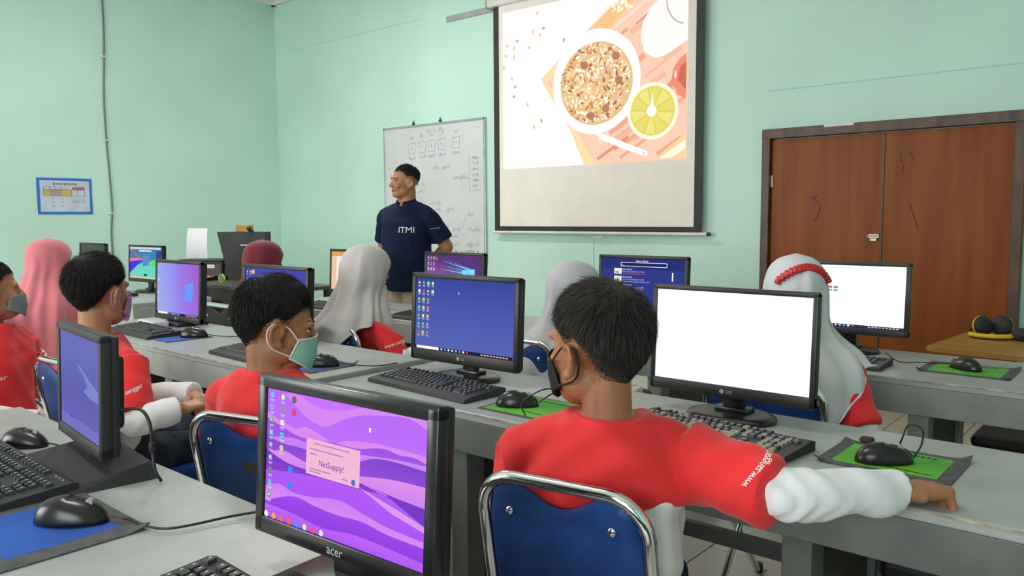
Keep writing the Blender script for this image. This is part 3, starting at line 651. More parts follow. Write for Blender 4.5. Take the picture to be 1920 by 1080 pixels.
# headphones on the tablet
hp = thing('headphones', 'yellow and black headphones lying on the orange tablet', 'headphones', (-0.735, 4.42, 0.704), R(38))
band = [(0.105 * math.cos(t), -0.085 * math.sin(t) * 1.15 + 0.01, 0.016) for t in np.linspace(0, math.pi, 20)]
mk('headband', G().tube(band, 0.011, 10), YELLOW, hp, auto=60)
mk('headband_pad', G().tube([(x * .93, y * .93, z - .010) for x, y, z in band], 0.010, 10), BLK, hp, auto=60)
for sx, cx_, cy_, tz in ((-1, -.030, .035, 14), (1, .062, .045, -38)):
    rot = Matrix.Rotation(R(tz), 3, 'Z') @ Matrix.Rotation(R(80), 3, 'X'); cc = Vector((cx_, cy_, .052))
    e_ = mk('ear_cup', G().ball(cc, (.050, .050, .024), rot=rot), BLKM, hp, smooth=True)
    mk('cup_ring', G().tube([cc + rot @ Vector((.046 * math.cos(t), .046 * math.sin(t), -.014)) for t in np.linspace(0, 6.283, 24)[:-1]], .0045, 8, closed=True), YELLOW, hp, auto=60)
    mk('slider', G().tube([(sx * .105, .01, .018), (sx * .10, .03, .03), (cx_ + sx * .03, cy_ + .02, .045)], .007, 8), YELLOW if sx > 0 else BLK, hp, auto=60)
bg = mk('camera_case', G().ball((0, 0, .03), (.07, .05, .032)).box((0, 0, .02), (.11, .08, .035), bev=.012), BLKM, loc=(-0.59, 4.40, .703), auto=50)
tag(bg, 'small black pouch beside the headphones at the right edge', 'pouch')

# ================================================================== MONITORS
def taskbar(a, w, h, white=True, col='#1c2240'):
    a.rect(0, 0, w, h * .042, em(col, 1)); 
    if white: a.rect(w * .03, h * .002, w * .27, h * .04, em('#ffffff', 1))
    for i, c in enumerate(('#d8e0ff', '#5aa0ff', '#ffffff', '#ffd8d0', '#8cc0ff', '#4aa0e8', '#ffffff', '#e84040')): a.ell(w * (.30 + i * .038), h * .021, w * .011, h * .015, em(c, 1), n=10)
    for i in range(9): a.rect(w * (.70 + i * .03), h * .012, w * (.70 + i * .03) + w * .02, h * .028, em('#ffd0c8', .8))
IC = ['#ffffff', '#7fb0ff', '#f2e04a', '#58c060', '#ff8a60', '#ffffff', '#e05050', '#60d0ff', '#c0ff80', '#ff5a4a', '#3fae5a', '#eeeeee']
def icons(a, w, h, cols, rows, seed, x0=.02, dx=.062, dy=.118, top=.93, extra=()):
    r = random.Random(seed)
    for c in range(cols):
        for k in range(rows if isinstance(rows, int) else rows[c]):
            x = w * (x0 + c * dx); z = h * (top - k * dy); m = em(r.choice(IC), 1)
            if r.random() < .5: a.ell(x + w * .016, z, w * .013, w * .013, m, n=12)
            else: a.rect(x + w * .004, z - w * .012, x + w * .028, z + w * .012, m)
            a.rect(x + w * .008, z - w * .004, x + w * .020, z + w * .006, em(r.choice(IC), 1))
            a.rect(x + w * .002, z - h * .042, x + w * .032, z - h * .036, em('#e8ecff', .9)); a.rect(x + w * .006, z - h * .054, x + w * .028, z - h * .048, em('#c8d0f0', .8))
def a_navy(w, h):
    a = Art(); a.rect(0, 0, w, h, em_grad('navy_wall', ((0, '#5a66b4'), (.5, '#4d5cb0'), (1, '#3b4a9c')), (0, 0, 1), 0, h))
    icons(a, w, h, 4, (7, 7, 7, 2), 5, dx=.052, dy=.117); taskbar(a, w, h)
    a.poly([(w * .465, h * .84), (w * .478, h * .81), (w * .465, h * .805)], em('#ffffff', 1)); return a
def a_white(w, h):
    a = Art(); a.rect(0, 0, w, h, em('#ffffff', 1.3)); a.text('o  o o', w * .47, h * .63, h * .035, em('#eef0f4', 1.2)); return a
def a_white2(w, h):
    a = Art(); a.rect(0, 0, w, h, em('#ffffff', 1.25)); taskbar(a, w, h, False, '#30305a')
    for i, c in enumerate(('#a0d8a0', '#e06060', '#60a0e0', '#e8a050', '#9fd080', '#70c0d0')): a.rect(w * (.28 + (i % 3) * .05), h * (.62 - (i // 3) * .05), w * (.32 + (i % 3) * .05), h * (.655 - (i // 3) * .05), em(c, .9))
    return a
def a_world(w, h):
    a = Art(); a.rect(0, 0, w, h, em('#2a3578', 1)); a.rect(0, 0, w, h * .80, em('#323c88', 1)); a.rect(0, 0, w, h * .12, em('#4a4a9a', 1))
    a.text('Select World', w * .5, h * .955, h * .05, em('#ffffff', 1))
    a.rect(w * .24, h * .85, w * .80, h * .93, em('#ffffff', 1)); a.rect(w * .246, h * .859, w * .794, h * .921, em('#1c2560', 1)); a.rect(w * .255, h * .868, w * .27, h * .875, em('#ffffff', 1))
    r = random.Random(2)
    for i, (l1, l2, c2) in enumerate((('New World', 'Hardcore Mode!, Version: 1.19.2', '#ff5050'), ('New World', 'Creative Mode, Cheats, Version: 1.19.2', '#d0d4f0'), ('New World', 'Survival Mode, Version: 1.19.2', '#d0d4f0'), ('New World', 'Survival Mode, Version: 1.19.2', '#ff7070'))):
        z = h * (.77 - i * .15); a.rect(w * .16, z - h * .07, w * .255, z + h * .04, em('#f0f0e8', 1)); a.rect(w * .17, z - h * .06, w * .22, z - h * .02, em('#b0a898', 1))
        a.text(l1, w * .27, z + h * .02, h * .042, em('#ffffff', 1), align='L'); a.text('New World (6/26/22, 8:14 PM)', w * .27, z - h * .022, h * .038, em('#d0d4f0', .9), align='L'); a.text(l2, w * .27, z - h * .062, h * .038, em(c2, .9), align='L')
    a.rect(w * .86, h * .6, w * .875, h * .76, em('#ffffff', 1)); return a
def a_win(w, h, s=0, wallp='beam'):
    a = Art()
    if wallp == 'beam':
        a.rect(0, 0, w, h, em_grad('beam_wall', ((0, '#3a2f86'), (.35, '#6a4aa6'), (.7, '#8a4f9c'), (1, '#5a3a78')), (0.3, 0, 1), 0, h))
        for i in range(9):
            z = h * (.42 + i * .05); a.poly([(w * .2 + w * .01 * i, z + h * .10), (w * .86, h * (.52 + i * .022)), (w * .86, h * (.49 + i * .022))], em(('#4a8af0', '#6ac0ff', '#5a6ae0', '#a8e8ff')[i % 4], .95))
        a.poly([(w * .66, h * .50), (w * .88, h * .46), (w * .88, h * .70), (w * .66, h * .66)], em('#7fe0ff', 1)); a.rect(w * .765, h * .46, w * .772, h * .7, em('#2f7fd8', 1)); a.rect(w * .66, h * .575, w * .88, h * .582, em('#2f7fd8', 1))
    else:
        a.rect(0, 0, w, h, em_grad('lilac_wall', ((0, '#a0b4f0'), (.35, '#9a9cf0'), (.62, '#9a7ce8'), (1, '#a862cc')), (1, 0, .25), 0, w * 1.1))
        for q, c in ((.0, '#7a94ff'), (.03, '#6c9cff')):
            a.poly([(w * .66 + w * q, h * .30), (w * .84, h * .28 + h * q), (w * .86, h * .66 - h * q), (w * .67 + w * q, h * .60)], em(c, 1))
    icons(a, w, h, 4 if wallp == 'beam' else 1, (4, 4, 4, 1) if wallp == 'beam' else 6, 9 + s, dx=.055, dy=.13); taskbar(a, w, h, wallp != 'beam', '#2a2450'); return a
def a_purple_night(w, h):
    a = Art(); a.rect(0, 0, w, h, em_grad('night_wall', ((0, '#2c2c80'), (.5, '#4048a8'), (1, '#4a4cae')), (0, 0, 1), 0, h))
    for i in range(8): a.ell(w * .60, h * .78, w * (.16 - .018 * i), h * (.20 - .024 * i), em(('#4a4cae', '#5a52b0', '#6c5ab4', '#8068b4', '#9474b4', '#a884b8', '#bc98bc', '#d0a8b8')[i], 1))
    icons(a, w, h, 2, 6, 4); a.rect(w * .13, h * .90, w * .17, h * .97, em('#e8e050', 1)); taskbar(a, w, h); return a
def a_orange(w, h):
    a = Art(); a.rect(0, 0, w, h, em('#f8ece0', 1.05)); a.rect(0, h * .88, w, h, em('#e8a060', 1)); a.rect(0, 0, w * .12, h * .88, em('#f4c8a0', 1))
    for i in range(7): a.rect(w * .2, h * (.75 - i * .1), w * .8, h * (.78 - i * .1), em('#c8c0c0', 1))
    return a
def a_game(w, h):
    a = Art(); a.rect(0, 0, w, h, em('#3f86b4', 1)); a.rect(0, h * .93, w, h, em('#d0d8e0', 1)); a.rect(0, 0, w, h * .05, em('#f0c8a0', 1))
    a.poly([(0, h * .05), (w, h * .05), (w, h * .5), (w * .55, h * .58), (0, h * .28)], em('#6fd8c0', 1)); a.poly([(0, h * .15), (w * .42, h * .60), (0, h * .52)], em('#4a3ae8', 1)); a.poly([(0, h * .52), (w * .42, h * .60), (w * .42, h * .64), (0, h * .64)], em('#e88098', 1))
    a.poly([(w * .42, h * .38), (w * .62, h * .44), (w * .66, h * .76), (w * .42, h * .78)], em('#5a90c0', 1)); a.poly([(w * .70, h * .36), (w, h * .5), (w, h * .62), (w * .70, h * .60)], em('#60e060', 1)); a.rect(w * .84, h * .55, w, h * .9, em('#3a4a90', 1))
    a.poly([(0, h * .93), (w * .05, h * .93), (w * .36, h * .64), (w * .28, h * .64)], em('#d06078', 1)); a.rect(w * .3, h * .86, w * .7, h * .90, em('#f4f4f8', 1)); a.rect(w * .46, h * .08, w * .56, h * .15, em('#205048', 1)); return a
def a_lavender(w, h):
    a = Art(); a.rect(0, 0, w, h, em_grad('lavender_wall', ((0, '#6c6cc0'), (.5, '#6463b4'), (1, '#6e72be')), (0, 0, 1), 0, h, noise=.25, nscale=14))
    a.poly([(w * .42, h * .70), (w * .50, h * .70), (w * .72, h * .60), (w, h * .50), (w, h * .40), (w * .78, h * .41), (w * .60, h * .45), (w * .70, h * .52), (w * .6, h * .62)], em('#8688cc', 1)); a.rect(0, 0, w, h * .12, em('#7876c4', 1)); a.rect(w * .02, h * .28, w * .06, h * .31, em('#4a4aff', 1)); a.rect(w * .25, h * .11, w * .33, h * .15, em('#5a52e8', 1)); return a
def a_mount(w, h):
    a = Art(); a.rect(0, 0, w, h, em_grad('mount_sky', ((0, '#c070ff'), (.5, '#c877ff'), (1, '#b46cf8')), (1, 0, 0), 0, w))
    def ridge(pts, top, bot):
        nm = 'ridge_%s_%s' % (top, bot); zt = max(p[1] for p in pts) * h; zb = max(0, min(p[1] for p in pts) * h - .05)
        P = spline([(x, 0, z) for x, z in pts], 5)
        a.poly([(0, 0)] + [(0 * w, P[0].z * h)] + [(max(0, min(1, p.x)) * w, p.z * h) for p in P] + [(w, P[-1].z * h), (w, 0)], em_grad(nm, ((0, bot), (1, top)), (0, 0, 1), zb, max(.02, zt - zb)))
    ridge([(0, .93), (.1, .97), (.22, .99), (.35, .93), (.5, .94), (.62, .99), (.8, 1.0), (1, 1.0)], '#d88cf4', '#d884f0')
    ridge([(0, 1.0), (.14, .96), (.27, .84), (.4, .80), (.5, .87), (.6, .93), (.75, .97), (.9, .985), (1, .93)], '#b86cf8', '#c276ff')
    ridge([(0, .81), (.08, .775), (.2, .735), (.27, .765), (.36, .74), (.46, .70), (.55, .74), (.75, .77), (1, .76)], '#e090ee', '#c878f8')
    ridge([(0, .77), (.12, .72), (.25, .68), (.45, .70), (.6, .70), (.75, .745), (.85, .73), (.93, .735), (1, .71)], '#9a54e0', '#b468f4')
    ridge([(0, .62), (.2, .66), (.4, .63), (.6, .66), (.8, .69), (1, .70)], '#d08af8', '#b062f0')
    ridge([(0, .64), (.1, .60), (.25, .60), (.4, .58), (.55, .57), (.68, .65), (.8, .675), (1, .665)], '#8446d0', '#a45cec')
    ridge([(0, .50), (.12, .545), (.22, .52), (.35, .49), (.55, .50), (.8, .55), (1, .56)], '#e096ec', '#b866f4')
    ridge([(0, .52), (.15, .46), (.3, .45), (.45, .44), (.6, .47), (.78, .43), (1, .42)], '#7238b8', '#a854f0')
    ridge([(0, .36), (.2, .40), (.4, .42), (.6, .42), (.75, .43), (.9, .40), (1, .42)], '#b45cf8', '#a854f4')
    ridge([(.0, .24), (.1, .28), (.2, .25), (.33, .26), (.5, .30), (.65, .26), (.8, .22), (1, .20)], '#cc80f8', '#e49cf2')
    ridge([(0, .12), (.2, .22), (.35, .20), (.5, .19), (.65, .20), (.8, .17), (1, .16)], '#a04cf0', '#8a3edc')
    ridge([(0, .10), (.2, .09), (.4, .06), (.6, .09), (.8, .08), (1, .06)], '#c068f8', '#b05cf4')
    a.poly([(w * .62, h * .47), (w * .78, h * .44), (w, h * .30), (w, h * .42), (w * .85, h * .435)], em('#7a3cc4', 1)); a.poly([(w * .62, h * .44), (w * .82, h * .32), (w, h * .26), (w, h * .30), (w * .85, h * .36)], em('#dc9af4', 1))
    icons(a, w, h, 2, (9, 5), 11, x0=.02, dx=.085, dy=.097, top=.955); 
    for i, z in enumerate((.955, .86)): a.ell(w * .205, h * z, w * .017, w * .017, em(('#707078', '#e04a80')[i], 1), n=12)
    for z in (.40, .28): a.rect(w * .175, h * z, w * .205, h * z + h * .045, em('#3a90f0', 1))
    for i, c in enumerate(('#ffffff', '#ffb040', '#ff7050', '#ff6a4a', '#40a0ff', '#ffe0d0', '#ff5060', '#e0e8ff')): a.ell(w * (.025 + i * .055), h * .03, w * .014, w * .014, em(c, 1), n=10)
    a.rect(w * .30, h * .435, w * .64, h * .70, em('#f2bcd8', 1)); a.rect(w * .30, h * .695, w * .64, h * .70, em('#e4a4c4', 1))
    a.text('Networking Remote Control', w * .47, h * .672, h * .022, em('#b48ab4', 1)) if False else None
    for (x0, x1, z) in ((.35, .58, .665), (.325, .54, .62), (.325, .37, .585), (.325, .46, .475), (.325, .40, .455), (.535, .57, .462)): a.rect(w * x0, h * z, w * x1, h * z + h * .010, em('#b88cc0', 1))
    a.text('NetSupply!', w * .465, h * .535, h * .062, em('#7a4c9c', 1), bold=True); a.ell(w * .605, h * .465, w * .013, w * .013, em('#4a7ac8', 1), n=14)
    a.rect(w * .69, h * .845, w * .70, h * .875, em('#ffffff', 1.6)); return a  # small white bar paints a lamp's reflection on the glass
def a_off(w, h):
    a = Art(); a.rect(0, 0, w, h, mat('dark_off_panel', (.012, .013, .014), .25)); return a

def monitor(label, x, y, zd, yaw_deg, art, w=0.465, h=0.292, zb=0.062, bez=0.017, bot=0.028, base='disc', logo=None, body=BLK, tilt=3, light=None, cord=False):
    t = thing('desktop_monitor', label, 'monitor', (x, y, zd), R(yaw_deg), 'computer monitors on the desks')
    M_ = Matrix.Translation((0, 0, zb)) @ Matrix.Rotation(R(-tilt), 4, 'X')
    def put(o): o.matrix_local = M_; return o
    g = G(); T_ = 0.022
    g.box((0, 0.006, h / 2), (w - 0.006, 0.02, h - 0.006), bev=0.006); g.box((0, 0.026, h / 2), (w * 0.72, 0.03, h * 0.62), bev=0.012)
    put(mk('back_shell', g, body, t, auto=40))
    bz = put(mk('bezel', G().box((0, -0.012, bot / 2), (w, T_, bot), bev=0.003).box((0, -0.012, h - bez / 2), (w, T_, bez), bev=0.003).box((-w / 2 + bez / 2, -0.012, h / 2), (bez, T_, h - 0.004), bev=0.003).box((w / 2 - bez / 2, -0.012, h / 2), (bez, T_, h - 0.004), bev=0.003), body, t, auto=40))
    sw, sh = w - 2 * bez, h - bez - bot
    sc = put(mk('screen', G().box((0, -0.012, bot + sh / 2), (sw, 0.012, sh)), BLK, t))
    art(sw, sh).put(sc, (-sw / 2, -0.0186, bot))
    if logo == 'LG':
        g = G(); V, F = text_geo('LG', 0.013, True); g.add([(v.x + .008, -0.0235, v.y + bot * .5) for v in V], F)
        g.add([(-.013 + .0065 * math.cos(q), -0.0235, bot * .5 + .0065 * math.sin(q)) for q in np.linspace(0, 6.283, 17)[:-1]], [tuple(range(16))])
        mk('logo', g, mat('grey_logo', (.33, .33, .34), .5), bz)
    elif logo:
        g = G(); V, F = text_geo(logo, 0.02, True); g.add([(v.x, -0.0238, v.y + bot * .5) for v in V], F); mk('logo', g, mat('grey_logo', (.33, .33, .34), .5), bz)
    # stand
    if base == 'disc':
        mk('neck', G().box((0, 0.03, (zb + .08) / 2), (0.062, 0.022, zb + .08), bev=0.006), GLOSSBLK, t, auto=40)
        g = G(); n = 40
        for z0, z1, r0, r1 in ((0, .008, .118, .120), (.008, .015, .120, .105)): pass
        secs = [((0, .01, z), .125 * q, .095 * q, 0) for z, q in ((0.0, .98), (0.004, 1.0), (.010, .99), (.015, .93), (.018, .80))]
        mk('base', G().loft(secs, n=40), GLOSSBLK, t, auto=40)
        mk('neck_collar', G().box((0, .03, .022), (.10, .05, .016), bev=.006), GLOSSBLK, t, auto=40)
    elif base == 'wedge':
        mk('neck', G().box((0, 0.04, (zb + .09) / 2), (0.085, 0.03, zb + .09), bev=0.006), BLKM, t, auto=40)
        g = G(); g.add([(-.15, -.11, 0), (.21, -.11, 0), (.21, .08, 0), (-.15, .08, 0), (-.14, -.10, .012), (.20, -.10, .012), (.19, .07, .035), (-.13, .07, .035)], [(3, 2, 1, 0), (4, 5, 6, 7), (0, 1, 5, 4), (1, 2, 6, 5), (2, 3, 7, 6), (3, 0, 4, 7)])
        mk('base', g, BLKM, t)
    else:
        mk('neck', G().box((0, 0.03, (zb + .09) / 2), (0.10, 0.035, zb + .09), bev=0.008), GLOSSBLK, t, auto=40)
        mk('base', G().box((0, .01, .009), (.22, .17, .018), bev=.008), GLOSSBLK, t, auto=40)
    if light: mk('power_light', G().ball((w / 2 - .03, -0.023, bot * .4), (.004, .002, .004), nu=10, nv=6), em(light, 3), bz)
    if cord: mk('cable', G().tube(spline(cord, 6), .0034, 8).box(cord[len(cord) // 2], (.013, .013, .024), bev=.004), BLK, t, auto=50)
    return t
monitor('near black monitor with purple mountain wallpaper and pink dialog box', -0.925, 0.70, Z0, 3, a_mount, w=0.388, h=0.250, zb=0.055, bez=0.021, bot=0.027, base='square', logo='acer', body=GLOSSBLK, tilt=4, light='#2038ff')
monitor('black monitor seen edge-on at the left with plain lavender screen', -1.872, 0.715, Z0, -7, a_lavender, w=0.350, h=0.262, zb=0.048, bez=0.018, bot=0.026, base='wedge', body=BLKM, tilt=2,
        cord=[(.165, .02, .15), (.20, .05, .152), (.225, .06, .125), (.232, .06, .075), (.245, .06, .03), (.25, .07, .005)])
monitor('monitor with navy desktop and columns of icons in front of the teacher', -1.872, 1.93, Z0, 1, a_navy, w=0.49, h=0.305, zb=0.050, bez=0.018, bot=0.04, logo='LG')
monitor('large monitor with blank white screen facing the boy in the black mask', -0.945, 2.00, Z0, 0, a_white, w=0.47, h=0.296, zb=0.060, bez=0.014, bot=0.032, logo='LG')
monitor('monitor with white page in front of the brown door', -1.063, 3.30, Z0, 0, a_white2, w=0.47, h=0.29, zb=0.074)
monitor('monitor showing a dark blue world list in the rear row', -2.015, 3.30, Z0, 0, a_world, w=0.49, h=0.295, zb=0.066)
monitor('monitor with violet beam wallpaper just right of the standing man', -3.18, 3.20, Z0, 0, a_win, w=0.47, h=0.29, zb=0.062)
monitor('monitor with orange and white page behind the warm grey hijab', -4.08, 3.20, Z0, 0, a_orange, w=0.47, h=0.29, zb=0.058)
monitor('monitor with indigo night wallpaper behind the boy in the mint mask', -2.995, 1.93, 0.768, 0, a_purple_night, w=0.49, h=0.30, zb=0.03)
monitor('monitor with lilac gradient desktop beside the boy in the lilac mask', -3.885, 1.95, 0.768, 0, lambda w, h: a_win(w, h, 3, 'lilac'), w=0.465, h=0.305, zb=0.018, base='square', logo='LG')
monitor('monitor with bright colourful game scene by the left wall', -6.12, 2.82, 0.74, 3, a_game, w=0.50, h=0.285, zb=0.075)
monitor('switched-off black monitor by the left wall', -7.10, 2.82, 0.74, 0, a_off, w=0.50, h=0.285, zb=0.075)

# ================================================================== KEYBOARDS
ROWS = [  # (x units, width) per row, front row last
    [(0, 1)] + [(2 + i, 1) for i in range(4)] + [(6.5 + i, 1) for i in range(4)] + [(11 + i, 1) for i in range(4)] + [(15.25 + i, 1) for i in range(3)],
    [(i, 1) for i in range(13)] + [(13, 2)] + [(15.25 + i, 1) for i in range(3)] + [(18.5 + i, 1) for i in range(4)],
    [(0, 1.5)] + [(1.5 + i, 1) for i in range(12)] + [(13.5, 1.5)] + [(15.25 + i, 1) for i in range(3)] + [(18.5 + i, 1) for i in range(3)],
    [(0, 1.75)] + [(1.75 + i, 1) for i in range(11)] + [(12.75, 2.25)] + [(18.5 + i, 1) for i in range(3)],
    [(0, 2.25)] + [(2.25 + i, 1) for i in range(10)] + [(12.25, 2.75)] + [(16.25, 1)] + [(18.5 + i, 1) for i in range(3)],
    [(0, 1.25), (1.25, 1.25), (2.5, 1.25), (3.75, 6.25), (10, 1.25), (11.25, 1.25), (12.5, 1.25), (13.75, 1.25)] + [(15.25 + i, 1) for i in range(3)] + [(18.5, 2), (20.5, 1)]]
KM = {}
def keymesh(u, wd):
    k = round(wd, 2)
    if k not in KM:
        w, d, h = wd * u - 0.0035, u - 0.0035, 0.007; t = 0.0022
        V = [(-w / 2, -d / 2, 0), (w / 2, -d / 2, 0), (w / 2, d / 2, 0), (-w / 2, d / 2, 0), (-w / 2 + t, -d / 2 + t, h), (w / 2 - t, -d / 2 + t, h), (w / 2 - t, d / 2 - t * .6, h), (-w / 2 + t, d / 2 - t * .6, h)]
        g = G().add(V, [(4, 5, 6, 7), (0, 1, 5, 4), (1, 2, 6, 5), (2, 3, 7, 6), (3, 0, 4, 7)])
        lx, ly = -w / 2 + t + .0018, -d / 2 + t + .006
        g.add([(lx, ly, h + .0002), (lx + .0035, ly, h + .0002), (lx + .0035, ly + .0045, h + .0002), (lx, ly + .0045, h + .0002)], [(0, 1, 2, 3)], 1)
        KM[k] = g
    return KM[k]
KMESH = {}; KR = random.Random(12)
def keyboard(label, x, y, z, yaw_deg, each=True, keym=KEY, w=0.46):
    t = thing('keyboard', label, 'keyboard', (x, y, z), R(yaw_deg), 'computer keyboards on the desks')
    u = (w - 0.026) / 22.5; d = u * 6.35 + 0.045; hw = w / 2
    prof = [(-d / 2, .002), (-d / 2 + .004, .012), (-d / 2 + .03, .0165), (d / 2 - .012, .026), (d / 2, .022), (d / 2, .0)]
    V = []; n = len(prof)
    for sx, ins in ((-1, 0), (1, 0)): V += [(sx * hw, yy, zz) for yy, zz in prof]
    F = [tuple(range(n)), tuple(range(2 * n - 1, n - 1, -1))] + [(i, n + i, n + (i + 1) % n, (i + 1) % n) for i in range(n)]
    mk('case', G().add(V, F), BLKM, t)
    sl = math.atan2(.026 - .0165, d - .042)
    g = G(); y0 = -d / 2 + .034
    stuff = G()
    for r_, row in enumerate(ROWS):
        k = 5 - r_; yy = y0 + (k + .5) * u + (0.006 if r_ == 0 else 0); zz = .0155 + (yy + d / 2 - .03) * math.tan(sl)
        for (ux, wd) in row:
            xx = -hw + .013 + (ux + wd / 2) * u
            km = keym if keym is KEY else (KEYY if KR.random() < (.15, .25, .45, .6, .65, .85)[r_] else KEY)
            if each:
                kk = (round(wd, 2), km.name)
                if kk not in KMESH:
                    me = keymesh(u, wd).mesh('key'); me.materials.append(km); me.materials.append(KEYP if km is KEY else BLK); KMESH[kk] = me
                mk('key', KMESH[kk], km, t, loc=(xx, yy, zz), rot=(sl, 0, 0))
            else:
                q = keymesh(u, wd); stuff.add([(a + xx, b + yy, c + zz) for a, b, c in q.v], q.f[:5], 0); stuff.add([(a + xx, b + yy, c + zz) for a, b, c in q.v[8:]], [(0, 1, 2, 3)], 1)
    if not each: mk('keys', stuff, [keym, KEYP], t)['kind'] = 'stuff'
    g = G()
    for i in range(3): g.ball((hw - .07 + i * .018, d / 2 - .018, .0255), (.002, .002, .0012), nu=8, nv=5)
    mk('indicator_lights', g, KEYP, t)
    for sx in (-1, 1): mk('foot', G().box((sx * (hw - .05), d / 2 - .02, .002), (.03, .012, .006)), BLK, t)
    return t
keyboard('black keyboard on the front desk at the left edge, beside the blue mouse pad', -1.925, 0.535, Z0, -1, w=0.485)
keyboard('black keyboard at the bottom edge below the purple wallpaper monitor', -0.92, 0.525, Z0, -2)
keyboard('black keyboard below the navy desktop monitor', -1.855, 1.765, Z0, -4, w=0.485)
keyboard('keyboard with worn yellowed keys below the blank white monitor', -0.895, 1.79, Z0, -6, keym=KEYY)
keyboard('black keyboard beside the boy in the lilac mask', -3.72, 1.69, 0.768, -3, each=False)
keyboard('black keyboard half hidden by the head of the boy in the mint mask', -2.72, 1.66, 0.768, -3, each=False)
keyboard('black keyboard on the rear desk left of the navy monitor', -3.18, 2.98, 0.744, 0, each=False)
keyboard('black keyboard in front of the orange and white screen', -4.05, 2.99, 0.744, 0, each=False)
keyboard('black keyboard under the colourful game monitor', -6.05, 2.52, 0.74, 2, each=False)
keyboard('black keyboard behind the white hijab on the rear desk', -1.06, 3.02, Z0, 0, each=False)

# ================================================================== MICE AND PADS
def mouse_geo():
    g = G(); nu, nv = 24, 10; V = []; F = []
    for i in range(nv + 1):
        th = math.pi / 2 * i / nv
        for j in range(nu):
            ph = 2 * math.pi * j / nu; c, s_ = math.cos(ph), math.sin(ph)
            rx = .031 * (1 - .12 * (s_ * .5 + .5)) ; ry = .057
            hz = .036 * (1 - .22 * max(0, s_) * math.sin(th)) + (.003 if s_ < 0 else 0)
            V.append((rx * c * math.sin(th) ** .8, ry * s_ * math.sin(th) ** .8, .002 + hz * math.cos(th)))
    for i in range(nv):
        for j in range(nu): F.append((i * nu + j, (i + 1) * nu + j, (i + 1) * nu + (j + 1) % nu, i * nu + (j + 1) % nu))
    F.append(tuple(nv * nu + j for j in range(nu - 1, -1, -1)))
    return g.add(V, F)
MM = mouse_geo().mesh('shell')
def mouse(label, x, y, z, yaw_deg, cord, size=1.1):
    t = thing('computer_mouse', label, 'mouse', (x, y, z), R(yaw_deg), 'computer mice on the desks'); t.scale = (size, size, size)
    b = mk('shell', MM, GLOSSBLK, t, smooth=True)
    mk('scroll_wheel', G().tube([(-.004, .030, .031), (.004, .030, .031)], .006, 12), GREYP, t, auto=40)
    mk('button_gap', G().tube([(0, .012, .0365), (0, .024, .0345), (0, .044, .026), (0, .054, .014)], .0012, 6), BLKM, t)
    c = [(0, .056, .010)] + [tuple(p) for p in cord]
    mk('cord', G().tube(spline(c, 6), .002, 6), BLK, t, auto=60)
    return t
mouse('large black mouse on the blue pad at the left front', -1.525, 0.545, Z0 + .004, -52, [(.0, .09, .004), (.03, .16, .003), (-.02, .24, .004), (-.05, .30, .006), (-.10, .34, .004)], 1.2)
mouse('black mouse near the left edge behind the front keyboard', -2.15, 0.672, Z0, -60, [(0, .09, .004), (.03, .14, .003), (.02, .2, .003)])
mouse('black mouse beside the elbow of the boy in the black mask', -1.475, 1.735, Z0 + .004, -55, [(.0, .085, .03), (.045, .11, .055), (.075, .07, .06), (.09, .02, .03), (.11, .03, .002)])
mouse('black mouse on the green pad just beyond the outstretched hand', -0.505, 1.845, Z0 + .004, -55, [(-.01, .075, .035), (-.035, .085, .06), (-.065, .07, .06), (-.07, .06, .03), (-.09, .06, .003)])
mouse('black mouse on the green pad of the rear desk at the right', -0.605, 3.15, Z0 + .004, 60, [(0, .09, .004), (-.05, .13, .004), (-.10, .17, .003), (-.13, .2, .03)])
mouse('black mouse beside the lilac desktop monitor on the blue pad', -3.40, 1.765, 0.772, -50, [(0, .09, .004), (.02, .16, .003), (-.02, .22, .003), (-.04, .27, .003)])
mouse('black mouse hidden behind the mint mask on the blue pad', -2.36, 1.70, 0.772, -50, [(0, .09, .004), (.02, .18, .003), (-.03, .24, .003)])
